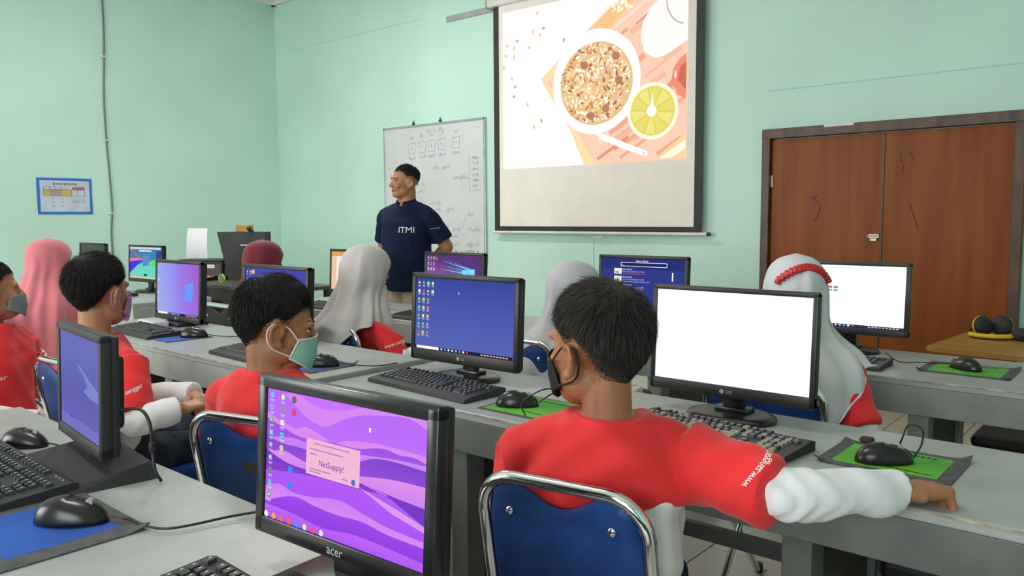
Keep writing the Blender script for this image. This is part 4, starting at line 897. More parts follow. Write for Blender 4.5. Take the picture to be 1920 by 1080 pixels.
def pad(label, x, y, z, yaw_deg, w, d, pm, curl, marks=False, inset=0.03):
    t = thing('mouse_pad', label, 'mouse pad', (x, y, z), R(yaw_deg), 'mouse pads on the desks')
    n = 12
    def lift(u, v):
        q = 0
        for (cu, cv, hh) in curl:
            dd = math.hypot((u - cu), (v - cv) * .8); q = max(q, hh * max(0, 1 - dd / .30) ** 2)
        return q
    def grid(w_, d_, zb, th):
        V = []; F = []
        for k in (0, 1):
            for i in range(n + 1):
                for j in range(n + 1):
                    u, v = -1 + 2 * i / n, -1 + 2 * j / n; V.append((u * w_ / 2, v * d_ / 2, zb + k * th + lift(u * w_ / w, v * d_ / d)))
        N_ = (n + 1) ** 2
        for i in range(n):
            for j in range(n):
                a = i * (n + 1) + j; F.append((N_ + a, N_ + a + n + 1, N_ + a + n + 2, N_ + a + 1)); F.append((a, a + 1, a + n + 2, a + n + 1))
        for i in range(n):
            for a, b in ((i, i + 1), ((n) * (n + 1) + i + 1, n * (n + 1) + i)): F.append((a, b, N_ + b, N_ + a)[::-1])
            for a, b in (((i + 1) * (n + 1), i * (n + 1)), (i * (n + 1) + n, (i + 1) * (n + 1) + n)): F.append((a, b, N_ + b, N_ + a)[::-1])
        return G().add(V, F)
    mk('pad_base', grid(w, d, 0, .003), PADG, t)
    s_ = mk('pad_print', grid(w - 2 * inset, d - 1.5 * inset, .0031, .0003), pm, t)
    if marks:
        g = G(); r = random.Random(4)
        for i in range(9):
            x0 = -.03 + i * .012; g.add([(x0, d / 2 - .048, .0042), (x0 + .006, d / 2 - .046, .0042), (x0 + .009, d / 2 - .034, .0042), (x0 + .002, d / 2 - .036, .0042)], [(0, 1, 2, 3)])
        g.add([(0, -d / 2 + .045, .0042), (.09, -d / 2 + .040, .0042), (.095, -d / 2 + .043, .0042), (.0, -d / 2 + .05, .0042)], [(0, 1, 2, 3)]); g.add([(-w / 2 + .045, .0, .0042), (-w / 2 + .08, -.008, .0042), (-w / 2 + .08, -.004, .0042)], [(0, 1, 2)])
        mk('pad_lettering', g, BLKM, s_)
    return t
pad('dark mouse pad with green print beside the outstretched hand', -0.495, 1.875, Z0, 0, .275, .21, GREENP, ((-1, -1, .012), (1, 1, .014), (-1, 1, .008)), True)
pad('dark mouse pad with green print on the rear desk at the right', -0.595, 3.155, Z0, 0, .285, .235, GREENP, ((-1, -1, .012), (1, 1, .012), (1, -1, .008)), True)
pad('green mouse pad tucked between the navy monitor and the boy in the black mask', -1.42, 1.76, Z0, 0, .27, .215, GREENP, (), True, .012)
pad('dark mouse pad with blue centre on the front desk at the left', -1.545, 0.50, Z0, 0, .31, .25, BLUEP, ((1, 1, .010),), False, .045)
pad('blue mouse pad under the mouse by the lilac desktop monitor', -3.48, 1.72, 0.768, 0, .27, .21, BLUEP, (), False, .012)
pad('blue mouse pad behind the boy in the mint mask', -2.42, 1.70, 0.768, 0, .27, .21, BLUEP, ((1, 1, .015),))

# ================================================================== SMALL THINGS
pr_ = thing('printer', 'black inkjet printer with upright white sheet on the corner table', 'printer', (-6.86, 3.72, .75), R(32))
mk('printer_body', G().box((0, 0, .09), (.46, .32, .15), bev=.02), GLOSSBLK, pr_)
mk('printer_lid', G().box((0, .02, .172), (.45, .30, .02), bev=.008), BLK, pr_)
mk('output_tray', G().box((0, -.17, .035), (.30, .14, .015), bev=.004), ORG, pr_)
mk('sticker', G().box((.12, -.1615, .125), (.07, .002, .03)), PAPER, pr_)
V = []; 
for i in range(7):
    q = i / 6; V += [(-.27, .10 + .05 * q ** 2, .16 + .30 * q), (-.055 - .02 * q, .10 + .05 * q ** 2, .16 + .30 * q)]
me = G().add(V, [(2 * i, 2 * i + 1, 2 * i + 3, 2 * i + 2) for i in range(6)])
o = mk('paper_sheet', me, PAPER, pr_); md = o.modifiers.new('thick', 'SOLIDIFY'); md.thickness = .002
bb = thing('computer_case', 'black tapered panel with white logo standing on the corner table behind the maroon hijab', 'computer case', (-6.42, 3.86, .75), R(28))
g = G(); g.add([(-.16, -.05, 0), (.20, -.05, 0), (.20, .05, 0), (-.16, .05, 0), (-.27, -.04, .43), (.20, -.04, .43), (.20, .06, .43), (-.27, .06, .43)], [(3, 2, 1, 0), (4, 5, 6, 7), (0, 1, 5, 4), (1, 2, 6, 5), (2, 3, 7, 6), (3, 0, 4, 7)])
mk('case_panel', g, BLKM, bb)
g = G(); g.add([(-.02, -.0485, .20), (.05, -.0485, .20), (.06, -.0478, .23), (.02, -.047, .27), (-.01, -.0475, .25)], [(0, 1, 2, 3, 4)]); g.add([(-.04, -.046, .31), (.08, -.046, .31), (.08, -.0458, .318), (-.04, -.0458, .318)], [(0, 1, 2, 3)]); mk('logo', g, WHITEP, bb)
bx_ = mk('cardboard_piece', G().box((0, 0, .03), (.20, .06, .06), bev=.004), ORG, loc=(-6.47, 3.87, 1.18)); tag(bx_, 'small orange cardboard box lying on top of the black tapered panel', 'box')
wc = thing('webcam', 'small black webcam beside the orange cardboard on the black panel', 'webcam', (-6.33, 3.85, 1.18))
mk('webcam_body', G().ball((0, -.02, .03), (.03, .02, .018)), BLK, wc, smooth=True); mk('clip', G().box((0, 0, .008), (.04, .03, .016), bev=.004), BLK, wc)
tr = thing('tape_roll', 'lime green ring lying by the printer on the corner table', 'tape roll', (-6.27, 3.52, .75), R(10))
mk('ring', G().tube([(.035 * math.cos(q), 0, .042 + .035 * math.sin(q)) for q in np.linspace(0, 6.283, 25)[:-1]], .007, 8, closed=True), LIMEG, tr, auto=60)
mk('hub', G().tube([(0, -.006, .042), (0, .006, .042)], .028, 20), GREYP, tr, auto=40)
rb = thing('router_box', 'white plastic box on the desk behind the keyboard by the lilac monitor', 'box', (-3.93, 1.83, .768), R(-3))
mk('box_shell', G().box((0, 0, .016), (.19, .08, .032), bev=.008), WHITEP, rb); mk('front_strip', G().box((0, -.0405, .014), (.14, .002, .008)), GREYP, rb)
for i in range(1):
    cb = mk('crumb', G().ball((0, 0, .009), (.016, .011, .009)).ball((.01, .004, .010), (.008, .008, .008)), BROWNBIT, loc=(-0.585, 1.985, Z0), auto=60); tag(cb, 'small dark brown lump on the desk behind the green pad', 'crumb')
bag = thing('backpack', 'dark grey backpack hung under the middle desk beside the boy in the lilac mask', 'backpack', (-2.63, 1.60, 0.0), R(15))
mk('bag_body', G().loft([((0, 0, z), rx, ry, 0) for z, rx, ry in ((.33, .10, .07), (.35, .13, .095), (.45, .15, .11), (.58, .145, .105), (.65, .11, .08), (.68, .05, .04))], n=28, ex=2.4), mat('dark_bag_cloth', (.03, .032, .033), .6, var=.3, vscale=9, bump=.3, bscale=300), bag, smooth=True)
mk('zip', G().tube([(.135 * math.cos(q), -.098 * abs(math.sin(q)) - .004, .46 + .19 * math.sin(q)) for q in np.linspace(.1, 3.04, 16)], .004, 6), BLK, bag)
for sx in (-1, 1): mk('strap', G().tube(spline([(sx * .07, .09, .62), (sx * .08, .13, .5), (sx * .08, .10, .36)], 5), .012, 8), BLKM, bag, auto=60)
mk('hanging_loop', G().tube(spline([(-.02, 0, .66), (-.015, .0, .72), (.015, .0, .72), (.02, 0, .66)], 4), .006, 6), BLKM, bag)
bp = thing('school_bag', 'mauve grey school bag just showing at the bottom edge beside the near monitor', 'bag', (-1.17, .97, 0), R(20))
mk('bag_body', G().loft([((0, 0, z), rx, ry, 0) for z, rx, ry in ((0.0, .11, .08), (.02, .14, .10), (.2, .15, .11), (.45, .14, .10), (.56, .11, .08), (.61, .06, .045), (.63, .02, .02))], n=28, ex=2.3), mat('mauve_grey_cloth', (.12, .10, .12), .8, var=.15, vscale=20), bp, smooth=True)
mk('pocket', G().box((0, -.11, .2), (.2, .05, .22), bev=.02), mat('mauve_grey_cloth', (.12, .10, .12)), bp)
for sx in (-1, 1): mk('strap', G().tube(spline([(sx * .06, .08, .56), (sx * .08, .15, .4), (sx * .08, .10, .1)], 5), .012, 8), BLKM, bp, auto=60)
# ================================================================== PEOPLE
HL = [(0, .46), (35, .44), (58, .30), (70, -.08), (82, -.12), (92, -.02), (102, -.28), (118, -.58), (150, -.74), (180, -.78)]   # hairline height (unit sphere) by angle from the face
def hairline(az):
    az = abs(az)
    for (a0, z0), (a1, z1) in zip(HL[:-1], HL[1:]):
        if a0 <= az <= a1: return z0 + (z1 - z0) * (az - a0) / (a1 - a0)
    return HL[-1][1]
def Mhead(pos, yaw_, pitch=0.0, roll=0.0, s=1.0):
    return Matrix.Translation(pos) @ Matrix.Rotation(yaw_, 4, 'Z') @ Matrix.Rotation(pitch, 4, 'X') @ Matrix.Rotation(roll, 4, 'Y') @ Matrix.Scale(s, 4)
def head_prims(g, M_, s, ears=True, face=True):
    R3 = M_.to_3x3() * (1 / s)
    def E_(c, r, rot=None):
        g.ball(M_ @ Vector(c), tuple(x * s for x in r), rot=R3 @ rot if rot else R3)
    def C_(a, ra, b, rb): g.cap(M_ @ Vector(a), ra * s, M_ @ Vector(b), rb * s)
    E_((0, -.015, .030), (.076, .096, .084)); E_((0, .025, -.018), (.063, .067, .085)); E_((0, .045, -.085), (.041, .042, .034))
    for q in (-1, 1):
        E_((q * .038, .012, -.062), (.026, .046, .038)); 
        if face: E_((q * .034, .062, -.030), (.026, .024, .026))
    if face:
        C_((0, .086, .012), .008, (0, .107, -.026), .0125); 
        for q in (-1, 1): E_((q * .012, .098, -.030), (.009, .010, .008))
        C_((-.038, .079, .024), .010, (.038, .079, .024), .010)
        E_((0, .082, -.058), (.022, .012, .014)); E_((0, .080, -.092), (.018, .014, .014))
    if ears:
        for q in (-1, 1):
            rot = Matrix.Rotation(R(q * 24), 3, 'Z')
            E_((q * .079, -.008, -.018), (.007, .021, .032), rot)
            rim = [(.0, .016, -.004), (.002, .018, .016), (.004, .006, .030), (.006, -.014, .028), (.006, -.024, .010), (.004, -.018, -.012), (0, -.004, -.028), (0, .008, -.030)]
            P = [M_ @ (Vector((q * .079, -.008, -.018)) + rot @ Vector((q * (dx + .004), dy, dz))) for dx, dy, dz in rim]
            g.tube(spline(P, 3), .0046 * s, 8); E_((q * .080, .004, -.046), (.007, .010, .011))
def hair(name, M_, s, parent, origin, m, n=7000, length=.03, seed=1, cut=0.0, tuft=0.5, sides=1.0, crown=(0, -.5, .86), w=.0010, bulk=.008):
    """scalp cap plus individual strands"""
    r = np.random.default_rng(seed); C = np.array((0, -.015, .030)); Rd = np.array((.076, .096, .084))
    Mn = np.array(M_); O = np.array(origin); g = G()
    RD = lambda d: np.array((.076 - .014 * max(0, -d[2]), .096 - .010 * max(0, -d[2]), .084 + .046 * max(0, -d[2]) ** .7))
    # cap
    nu, nv = 56, 32; idx = {}; V = []; F = []
    for i in range(nv + 1):
        th = math.pi * .86 * i / nv
        for j in range(nu):
            az = -180 + 360 * j / nu; d = np.array((math.sin(th) * math.sin(R(az)), math.sin(th) * math.cos(R(az)), math.cos(th)))
            hz = hairline(az) + cut; k = d[2]
            fade = max(0, min(1, (k - hz) / .45)) ** .8; 
            p = C + d * (RD(d) + bulk * fade * (0.35 + .65 * max(0, d[2] * .8 + .4)) - .002 * (1 - fade))
            if k < hz - .06:
                pass
            V.append(p); idx[(i, j)] = (len(V) - 1, k >= hz - .03)
    for i in range(nv):
        for j in range(nu):
            q = [idx[(i, j)], idx[(i + 1, j)], idx[(i + 1, (j + 1) % nu)], idx[(i, (j + 1) % nu)]]
            if all(b for _, b in q): F.append(tuple(a for a, _ in q))
    V = [(Mn @ np.append(p, 1))[:3] - O for p in V]; g.add(V, F)
    # strands
    D = r.normal(size=(n * 3, 3)); D /= np.linalg.norm(D, axis=1)[:, None]; cnt = 0; cr = np.array(crown); cr = cr / np.linalg.norm(cr)
    VV = []; FF = []
    for d in D:
        if cnt >= n: break
        az = math.degrees(math.atan2(d[0], d[1])); hz = hairline(az) + cut
        stub = d[2] < hz + .02
        if d[2] < hz - .16 * r.random() ** 1.5: continue
        cnt += 1; up_ = max(0.0, d[2]); fd = max(0, min(1, (d[2] - hz) / .40)); L = length * (0.12 + .88 * min(1, max(0, (d[2] - hz) / .75))) * r.uniform(.7, 1.25) * (1 if d[2] > .35 else sides)
        if stub: L = r.uniform(.003, .006)
        fd = max(0, min(1, (d[2] - hz) / .40)); root = C + d * (RD(d) + bulk * .45 * fd); nrm = d / RD(d); nrm /= np.linalg.norm(nrm)
        flow = d - cr * (d @ cr); fl = np.linalg.norm(flow) + 1e-6; flow = flow / fl; flow = flow - nrm * (flow @ nrm); flow /= (np.linalg.norm(flow) + 1e-6)
        down = np.array((0, 0, -1.0)); down = down - nrm * (down @ nrm)
        v = nrm * (tuft * (.35 + .65 * up_)) * (.15 + .85 * fd) + flow * .75 + down * (.5 * (1 - up_)) + r.normal(size=3) * .12; v /= np.linalg.norm(v)
        mid = root + v * L * .5 + nrm * .003; v2 = v + flow * .5 + down * .25 - nrm * .25; v2 /= np.linalg.norm(v2); tip = mid + v2 * L * .5
        # keep strands outside the skull
        for_p = []
        for p in (root, mid, tip):
            e = (p - C) / (RD(d) + .002); q = np.linalg.norm(e)
            for_p.append(C + (p - C) / q if q < 1 else p)
        side = np.cross(v, r.normal(size=3)); side /= np.linalg.norm(side); b = len(VV); ww = w * r.uniform(.7, 1.4)
        VV += [for_p[0] - side * ww / 2, for_p[0] + side * ww / 2, for_p[1] + side * ww / 2, for_p[1] - side * ww / 2, for_p[2]]
        FF += [(b, b + 1, b + 2, b + 3), (b + 3, b + 2, b + 4)]
    VV = np.array(VV); VV = (np.c_[VV, np.ones(len(VV))] @ Mn.T)[:, :3] - O
    g.add(VV.tolist(), FF)
    return mk(name, g, m, parent, smooth=True)
def mask(M_, s, parent, origin, m, edge=None, loop=None):
    O = Vector(origin); nu, nv = 22, 12; g = G(); V = []; F = []
    def surf(u, v):   # u -1..1 across, v 0 (chin) .. 1 (nose)
        az = u * R(66); wv = math.sin(math.pi * min(1, max(0, v)))
        x = .076 * math.sin(az) * (1 - .10 * (1 - v)); bulge = .017 * (1 - abs(u)) ** .8 * (.4 + .6 * wv)
        y = .021 + .081 * math.cos(az) + bulge - .014 * (1 - v) * abs(u); top = -.006 - .016 * abs(u); bot = -.112 + .036 * abs(u)
        y += .0012 * math.sin(v * 18) * (1 - abs(u))
        return Vector((x, y, bot + (top - bot) * v))
    for i in range(nu + 1):
        for j in range(nv + 1): V.append((M_ @ surf(-1 + 2 * i / nu, j / nv)) - O)
    for i in range(nu):
        for j in range(nv): F.append((i * (nv + 1) + j, (i + 1) * (nv + 1) + j, (i + 1) * (nv + 1) + j + 1, i * (nv + 1) + j + 1))
    o = mk('face_mask', g.add(V, F), m, parent, smooth=True); md = o.modifiers.new('t', 'SOLIDIFY'); md.thickness = .0025; md.offset = 1
    if edge:
        e = G()
        for vv in (0.0, 1.0): e.tube([(M_ @ surf(-1 + 2 * i / nu, vv)) - O for i in range(nu + 1)], .0030 * s, 8)
        for uu in (-1, 1): e.tube([(M_ @ surf(uu, j / 8)) - O for j in range(9)], .003 * s, 8)
        mk('mask_edge', e, edge, o, auto=60)
    for q in (-1, 1):
        lg = G(); a, b = surf(q, .93), surf(q, .10)
        lg.tube([(M_ @ p) - O for p in spline([a + Vector((q * .002, 0, 0)), Vector((q * .074, .018, .006)), Vector((q * .084, -.022, .008)), Vector((q * .082, -.032, -.022)), Vector((q * .076, -.012, -.054)), b + Vector((q * .003, 0, 0))], 5)], .0022 * s, 6)
        mk('ear_loop', lg, loop or edge or m, o, auto=60)
    return o
def eyes(M_, s, parent, origin, brows=True):
    O = Vector(origin); R3 = M_.to_3x3() * (1 / s)
    for q in (-1, 1):
        e = mk('eye', G().ball(M_ @ Vector((q * .031, .0775, .003)) - O, (.0110 * s, .0078 * s, .0038 * s), rot=R3), EYEW, parent, smooth=True)
        mk('iris', G().ball(M_ @ Vector((q * .031, .0845, .003)) - O, (.0058 * s, .0028 * s, .0040 * s), rot=R3, nu=12, nv=8), EYED, e, smooth=True)
        mk('eyelid', G().tube([M_ @ Vector((q * .031 + dx, .0835 - abs(dx) * .35, .0085 - abs(dx) * .18)) - O for dx in (-.015, -.008, 0, .008, .015)], .0022 * s, 6), HAIR, e)
        if brows: mk('eyebrow', G().tube([M_ @ Vector((q * (.012 + .034 * t), .090 - .022 * t * t, .025 + .006 * math.sin(t * 2.6))) - O for t in (0, .25, .5, .75, 1)], [.002 * s, .0036 * s, .0036 * s, .003 * s, .0012 * s], 6), HAIR, parent)
def hand(g, wrist, d, nrm, side, s=1.0, curl=(25, 30, 20), spread=5, thumb=35):
    """five-finger hand: wrist point, pointing direction d, back-of-hand normal nrm, side=+1 if the thumb is to nrm x d"""
    d = Vector(d).normalized(); nrm = Vector(nrm); nrm = (nrm - d * nrm.dot(d)).normalized(); lat = nrm.cross(d) * side
    W_ = Vector(wrist); P = lambda a, b, c: W_ + (d * a + lat * b + nrm * c) * s
    for k, b in enumerate((.026, .009, -.008, -.024)):
        g.cap(P(.005, b * .65, 0), .014 * s, P(.078 - abs(k - 1) * .003, b, 0), .0115 * s, n=12)
    g.cap(P(.02, .03, -.006), .012 * s, P(.02, -.022, -.004), .012 * s, n=12)
    for k, (b, L) in enumerate(((.028, (.040, .025, .020)), (.0095, (.045, .028, .021)), (-.009, (.042, .026, .020)), (-.027, (.033, .020, .018)))):
        a = 0; p = P(.078 - abs(k - 1) * .004, b, .001); sp = R(spread * (1.2 - k * .8)); dd = (d * math.cos(sp) + lat * math.sin(sp)).normalized(); r0 = .0092 if k < 3 else .0080
        for j in range(3):
            a += curl[j] * (1 + .06 * k); v = dd * math.cos(R(a)) - nrm * math.sin(R(a)); q = p + v * L[j] * s
            g.cap(p, (r0 - j * .0008) * s, q, (r0 - .0008 - j * .0008) * s, n=12); p = q
    t0 = P(.018, .028, -.006); th = R(thumb); v = (d * math.cos(th) + lat * math.sin(th) - nrm * .25).normalized(); p1 = t0 + v * .042 * s
    g.cap(t0, .0125 * s, p1, .0105 * s, n=12); v2 = (v + d * .35 - nrm * .2).normalized(); p2 = p1 + v2 * .028 * s; g.cap(p1, .0102 * s, p2, .009 * s, n=12)
    v3 = (v2 + d * .3).normalized(); g.cap(p2, .009 * s, p2 + v3 * .022 * s, .0075 * s, n=12)

def person(label, group=None): 
    return None
def seated(label, hx, hy, yaw_deg, s=1.0, lean=0.0, twist=0.0, head=(0, .0), head_off=(0, 0, 0), armL=None, armR=None, skin=SKIN, voxel=.007, hand_curl=((25, 30, 20), (25, 30, 20)), handL=None, handR=None,
           hair_m=HAIR, hair_kw=None, mask_m=None, mask_edge=None, hijab=None, trousers=DARKT, red_to=.70, red_sleeve=1.12, eye=False, hs=.90, shirt_m=RED, lower_m=WHITEC, sleeve_m=WHITEC, wide=1.0, legs=True, shirt_seed=3, fold=1.0, neck_back=0.0, ur=1.0, fr=1.0, hscale=.88):
    """child on a chair. Local frame: origin on the floor under the hips, +y ahead. arms: (elbow, wrist) in WORLD coordinates or None"""
    t = thing('person', label, 'person', (hx, hy, 0), 0, 'people in the computer room')
    O = (hx, hy, 0); A = R(yaw_deg); Rz = Matrix.Rotation(A, 4, 'Z'); B = Matrix.Translation(O) @ Rz
    L2W = lambda x, y, z: B @ Vector((x * s, y * s, z * s if z > .5 * 0 else z))
    ln = lean
    def T(x, y, z):   # torso point with lean about the hips and a twist of the upper body
        k = max(0, (z - .48) / .45); tw = R(twist) * min(1.1, k); x2 = x * math.cos(tw) - y * math.sin(tw); y2 = x * math.sin(tw) + y * math.cos(tw)
        return L2W(x2, y2 + ln * k * .45, z)
    secs = [(.44, .13, .105), (.50, .145, .115), (.58, .128, .098), (.66, .122, .092), (.74, .132, .098), (.80, .144, .098), (.845, .132, .088), (.885, .098, .070), (.925, .060, .056)]
    def torso(g, grow, z0, z1, extra=0):
        S = []
        for z, rx, ry in secs:
            if z < z0 - 1e-6 or z > z1 + 1e-6: continue
            c = T(0, 0, z); k = max(0, (z - .48) / .45); S.append((c, (rx * wide + grow) * s, (ry + grow) * s, A + R(twist) * min(1.1, k)))
        g.loft(S, n=32, ex=2.25)
    shL, shR = T(-.148 * wide, 0, .838), T(.148 * wide, 0, .838)
    dirx = (shR - shL).normalized()
    def dflt(q): return (T(q * .21, .03, .64), T(q * .13, .24, .60))
    eL, wL = (Vector(armL[0]), Vector(armL[1])) if armL else dflt(-1); eR, wR = (Vector(armR[0]), Vector(armR[1])) if armR else dflt(1)
    hyaw = R(head[0]); hpitch = R(head[1]); nb = T(0, -.01, .90); hc = T(0, .015 - neck_back, 1.045) + Vector(head_off); S = hs * s
    M_ = Mhead(hc, hyaw, hpitch, 0, S)
    # --- body
    g = G(); torso(g, -.012, .44, .925); g.cap(nb - Vector((0, 0, .03)), .050 * s, M_ @ Vector((0, -.028, -.045)), .047 * s)
    head_prims(g, M_, S)
    for sh, el, wr, q, hd, cv in ((shL, eL, wL, -1, handL, hand_curl[0]), (shR, eR, wR, 1, handR, hand_curl[1])):
        g.cap(sh, .040 * s, el, .021 * s); g.cap(el, .021 * s, wr, .024 * s)
        dv = (wr - el).normalized() if not hd else Vector(hd[0]); nv_ = Vector((0, 0, 1)) if not hd else Vector(hd[1])
        if abs(dv.dot(nv_)) > .9: nv_ = Rz.to_3x3() @ Vector((0, 1, 0))
        hand(g, wr + dv * .008, dv, nv_, 1 if q == 1 else -1, hscale * s, cv)
    legp = []
    for q in (-1, 1):
        hip, kn, an = L2W(q * .075, .02, .50), L2W(q * .095, .36, .50), L2W(q * .10, .37, .09)
        g.cap(hip, .075 * s, kn, .050 * s); g.cap(kn, .050 * s, an, .032 * s); g.cap(an - Vector((0, 0, .02)), .034 * s, L2W(q * .105, .47, .035), .028 * s); legp.append((hip, kn, an))
    body = fuse('body', g, voxel, 4, skin, t, O)
    # --- clothes
    cw = lambda sd, am: (lambda co: waves(co, sd, am * .0042 * fold, 34) + waves(co, sd + 9, am * .0026 * fold, 70))
    g = G(); torso(g, .012, red_to - .06 if False else .44, .895); keep = None
    top = G(); S_ = []
    zz = sorted(set([red_to] + [z for z, _, _ in secs if z > red_to and z < .93]))
    for z in zz:
        rx = np.interp(z, [a for a, _, _ in secs], [b for _, b, _ in secs]); ry = np.interp(z, [a for a, _, _ in secs], [c for _, _, c in secs]); c = T(0, 0, z); k = max(0, (z - .48) / .45)
        S_.append((c, (rx * wide + .017) * s, (ry + .017) * s, A + R(twist) * min(1.1, k)))
    top.loft(S_, n=32, ex=2.25)
    for sh, el, wr in ((shL, eL, wL), (shR, eR, wR)):
        dv = (wr - el).normalized(); e2 = el + dv * (red_sleeve - 1) * .20 * s
        top.ball(sh, .054 * s); nk = T(0, -.005, .895); top.cap(nk.lerp(sh, .30), .052 * s, sh, .052 * s); top.cap(T(0, 0, .79).lerp(sh, .55), .085 * s, sh, .050 * s); P = [sh, sh.lerp(el, .5), el - (el - sh).normalized() * .02, e2 if red_sleeve > 1 else sh.lerp(el, red_sleeve)] if red_sleeve > 1 else [sh, sh.lerp(el, red_sleeve * .5), sh.lerp(el, red_sleeve)]
        rr_ = [.062 * s * ur, .058 * s * ur, .052 * s * ur, .050 * s * ur][:len(P)]; top.tube(P, rr_, 20)
    shirt = fuse('shirt', top, .007, 3, shirt_m, t, O, cw(shirt_seed, 1.0))
    low = G(); S_ = []
    for z, rx, ry in secs:
        if z <= red_to + .05:
            c = T(0, 0, z); k = max(0, (z - .48) / .45); S_.append((c, (rx * wide + .012) * s, (ry + .012) * s, A + R(twist) * min(1.1, k)))
    if len(S_) > 1:
        low.loft(S_, n=32, ex=2.25); fuse('shirt_hem', low, .009, 2, lower_m, t, O, cw(shirt_seed + 1, 1.3))
    for sh, el, wr in ((shL, eL, wL), (shR, eR, wR)):
        sl = G(); d1 = (wr - el).normalized(); st_ = sh.lerp(el, .85) if red_sleeve > 1 else sh.lerp(el, red_sleeve * .8); r1 = .041 if red_sleeve <= 1 else .043
        pth = spline([st_, el.lerp((st_ + wr) / 2, .20), el.lerp(wr, .5), wr], 6); k_ = len(pth); sl.tube(pth, [float(np.interp(i / (k_ - 1), [0, .33, .66, 1], [.045 * s * fr, .046 * s * fr, .042 * s * fr, .038 * s * (1 + (fr - 1) * .8)])) for i in range(k_)], 20); pass
        fuse('sleeve', sl, .0052, 2, sleeve_m, t, O, lambda co, el=el, d1=d1: waves(co, 5, .0030 * fold, 60) +   .0018 * fold * np.sin((co - np.array(el)) @ np.array(d1) * 130 + 2 * np.sin(co[:, 2] * 60)) * np.exp(-np.abs((co - np.array(el)) @ np.array(d1)) * 14))
    if legs:
        tr_ = G()
        for hip, kn, an in legp: tr_.cap(hip, .090 * s, kn, .066 * s); tr_.tube([kn, kn.lerp(an, .5), an + Vector((0, 0, .02))], [.066 * s, .058 * s, .052 * s], 18)
        c0 = L2W(0, -.01, .50); tr_.ball(c0, (.15 * s, .12 * s, .055 * s), rot=Rz.to_3x3())
        fuse('trousers', tr_, .011, 2, trousers, t, O, cw(8, 1.0))
        for q in (-1, 1):
            sg = G(); a_, b_ = L2W(q * .10, .37, .045), L2W(q * .107, .49, .038); sg.cap(a_, .042 * s, b_, .036 * s)
            fuse('shoe', sg, .009, 2, BLKM, t, O)
    col = G(); k0 = T(0, -.004, .917); col.tube([k0 + Rz.to_3x3() @ Vector((.062 * s * math.cos(q), .056 * s * math.sin(q), -.010 * math.sin(q) * 0)) for q in np.linspace(0, 6.283, 33)[:-1]], .0065 * s, 8, closed=True)
    if not hijab: mk('collar', G_shift(col, O), shirt_m, t, auto=60)
    if eye: eyes(M_, S, t, O)
    if hair_kw is not None and not hijab: hair('hair', M_, S, t, O, hair_m, **hair_kw)
    if mask_m: mask(M_, S, t, O, mask_m, mask_edge)
    return dict(hy=hyaw, t=t, M=M_, O=O, S=S, T=T, L2W=L2W, A=A, shirt=shirt, shL=shL, shR=shR, eL=eL, eR=eR)
def G_shift(g, O):
    g.v = [(p[0] - O[0], p[1] - O[1], p[2] - O[2]) for p in g.v]; return g
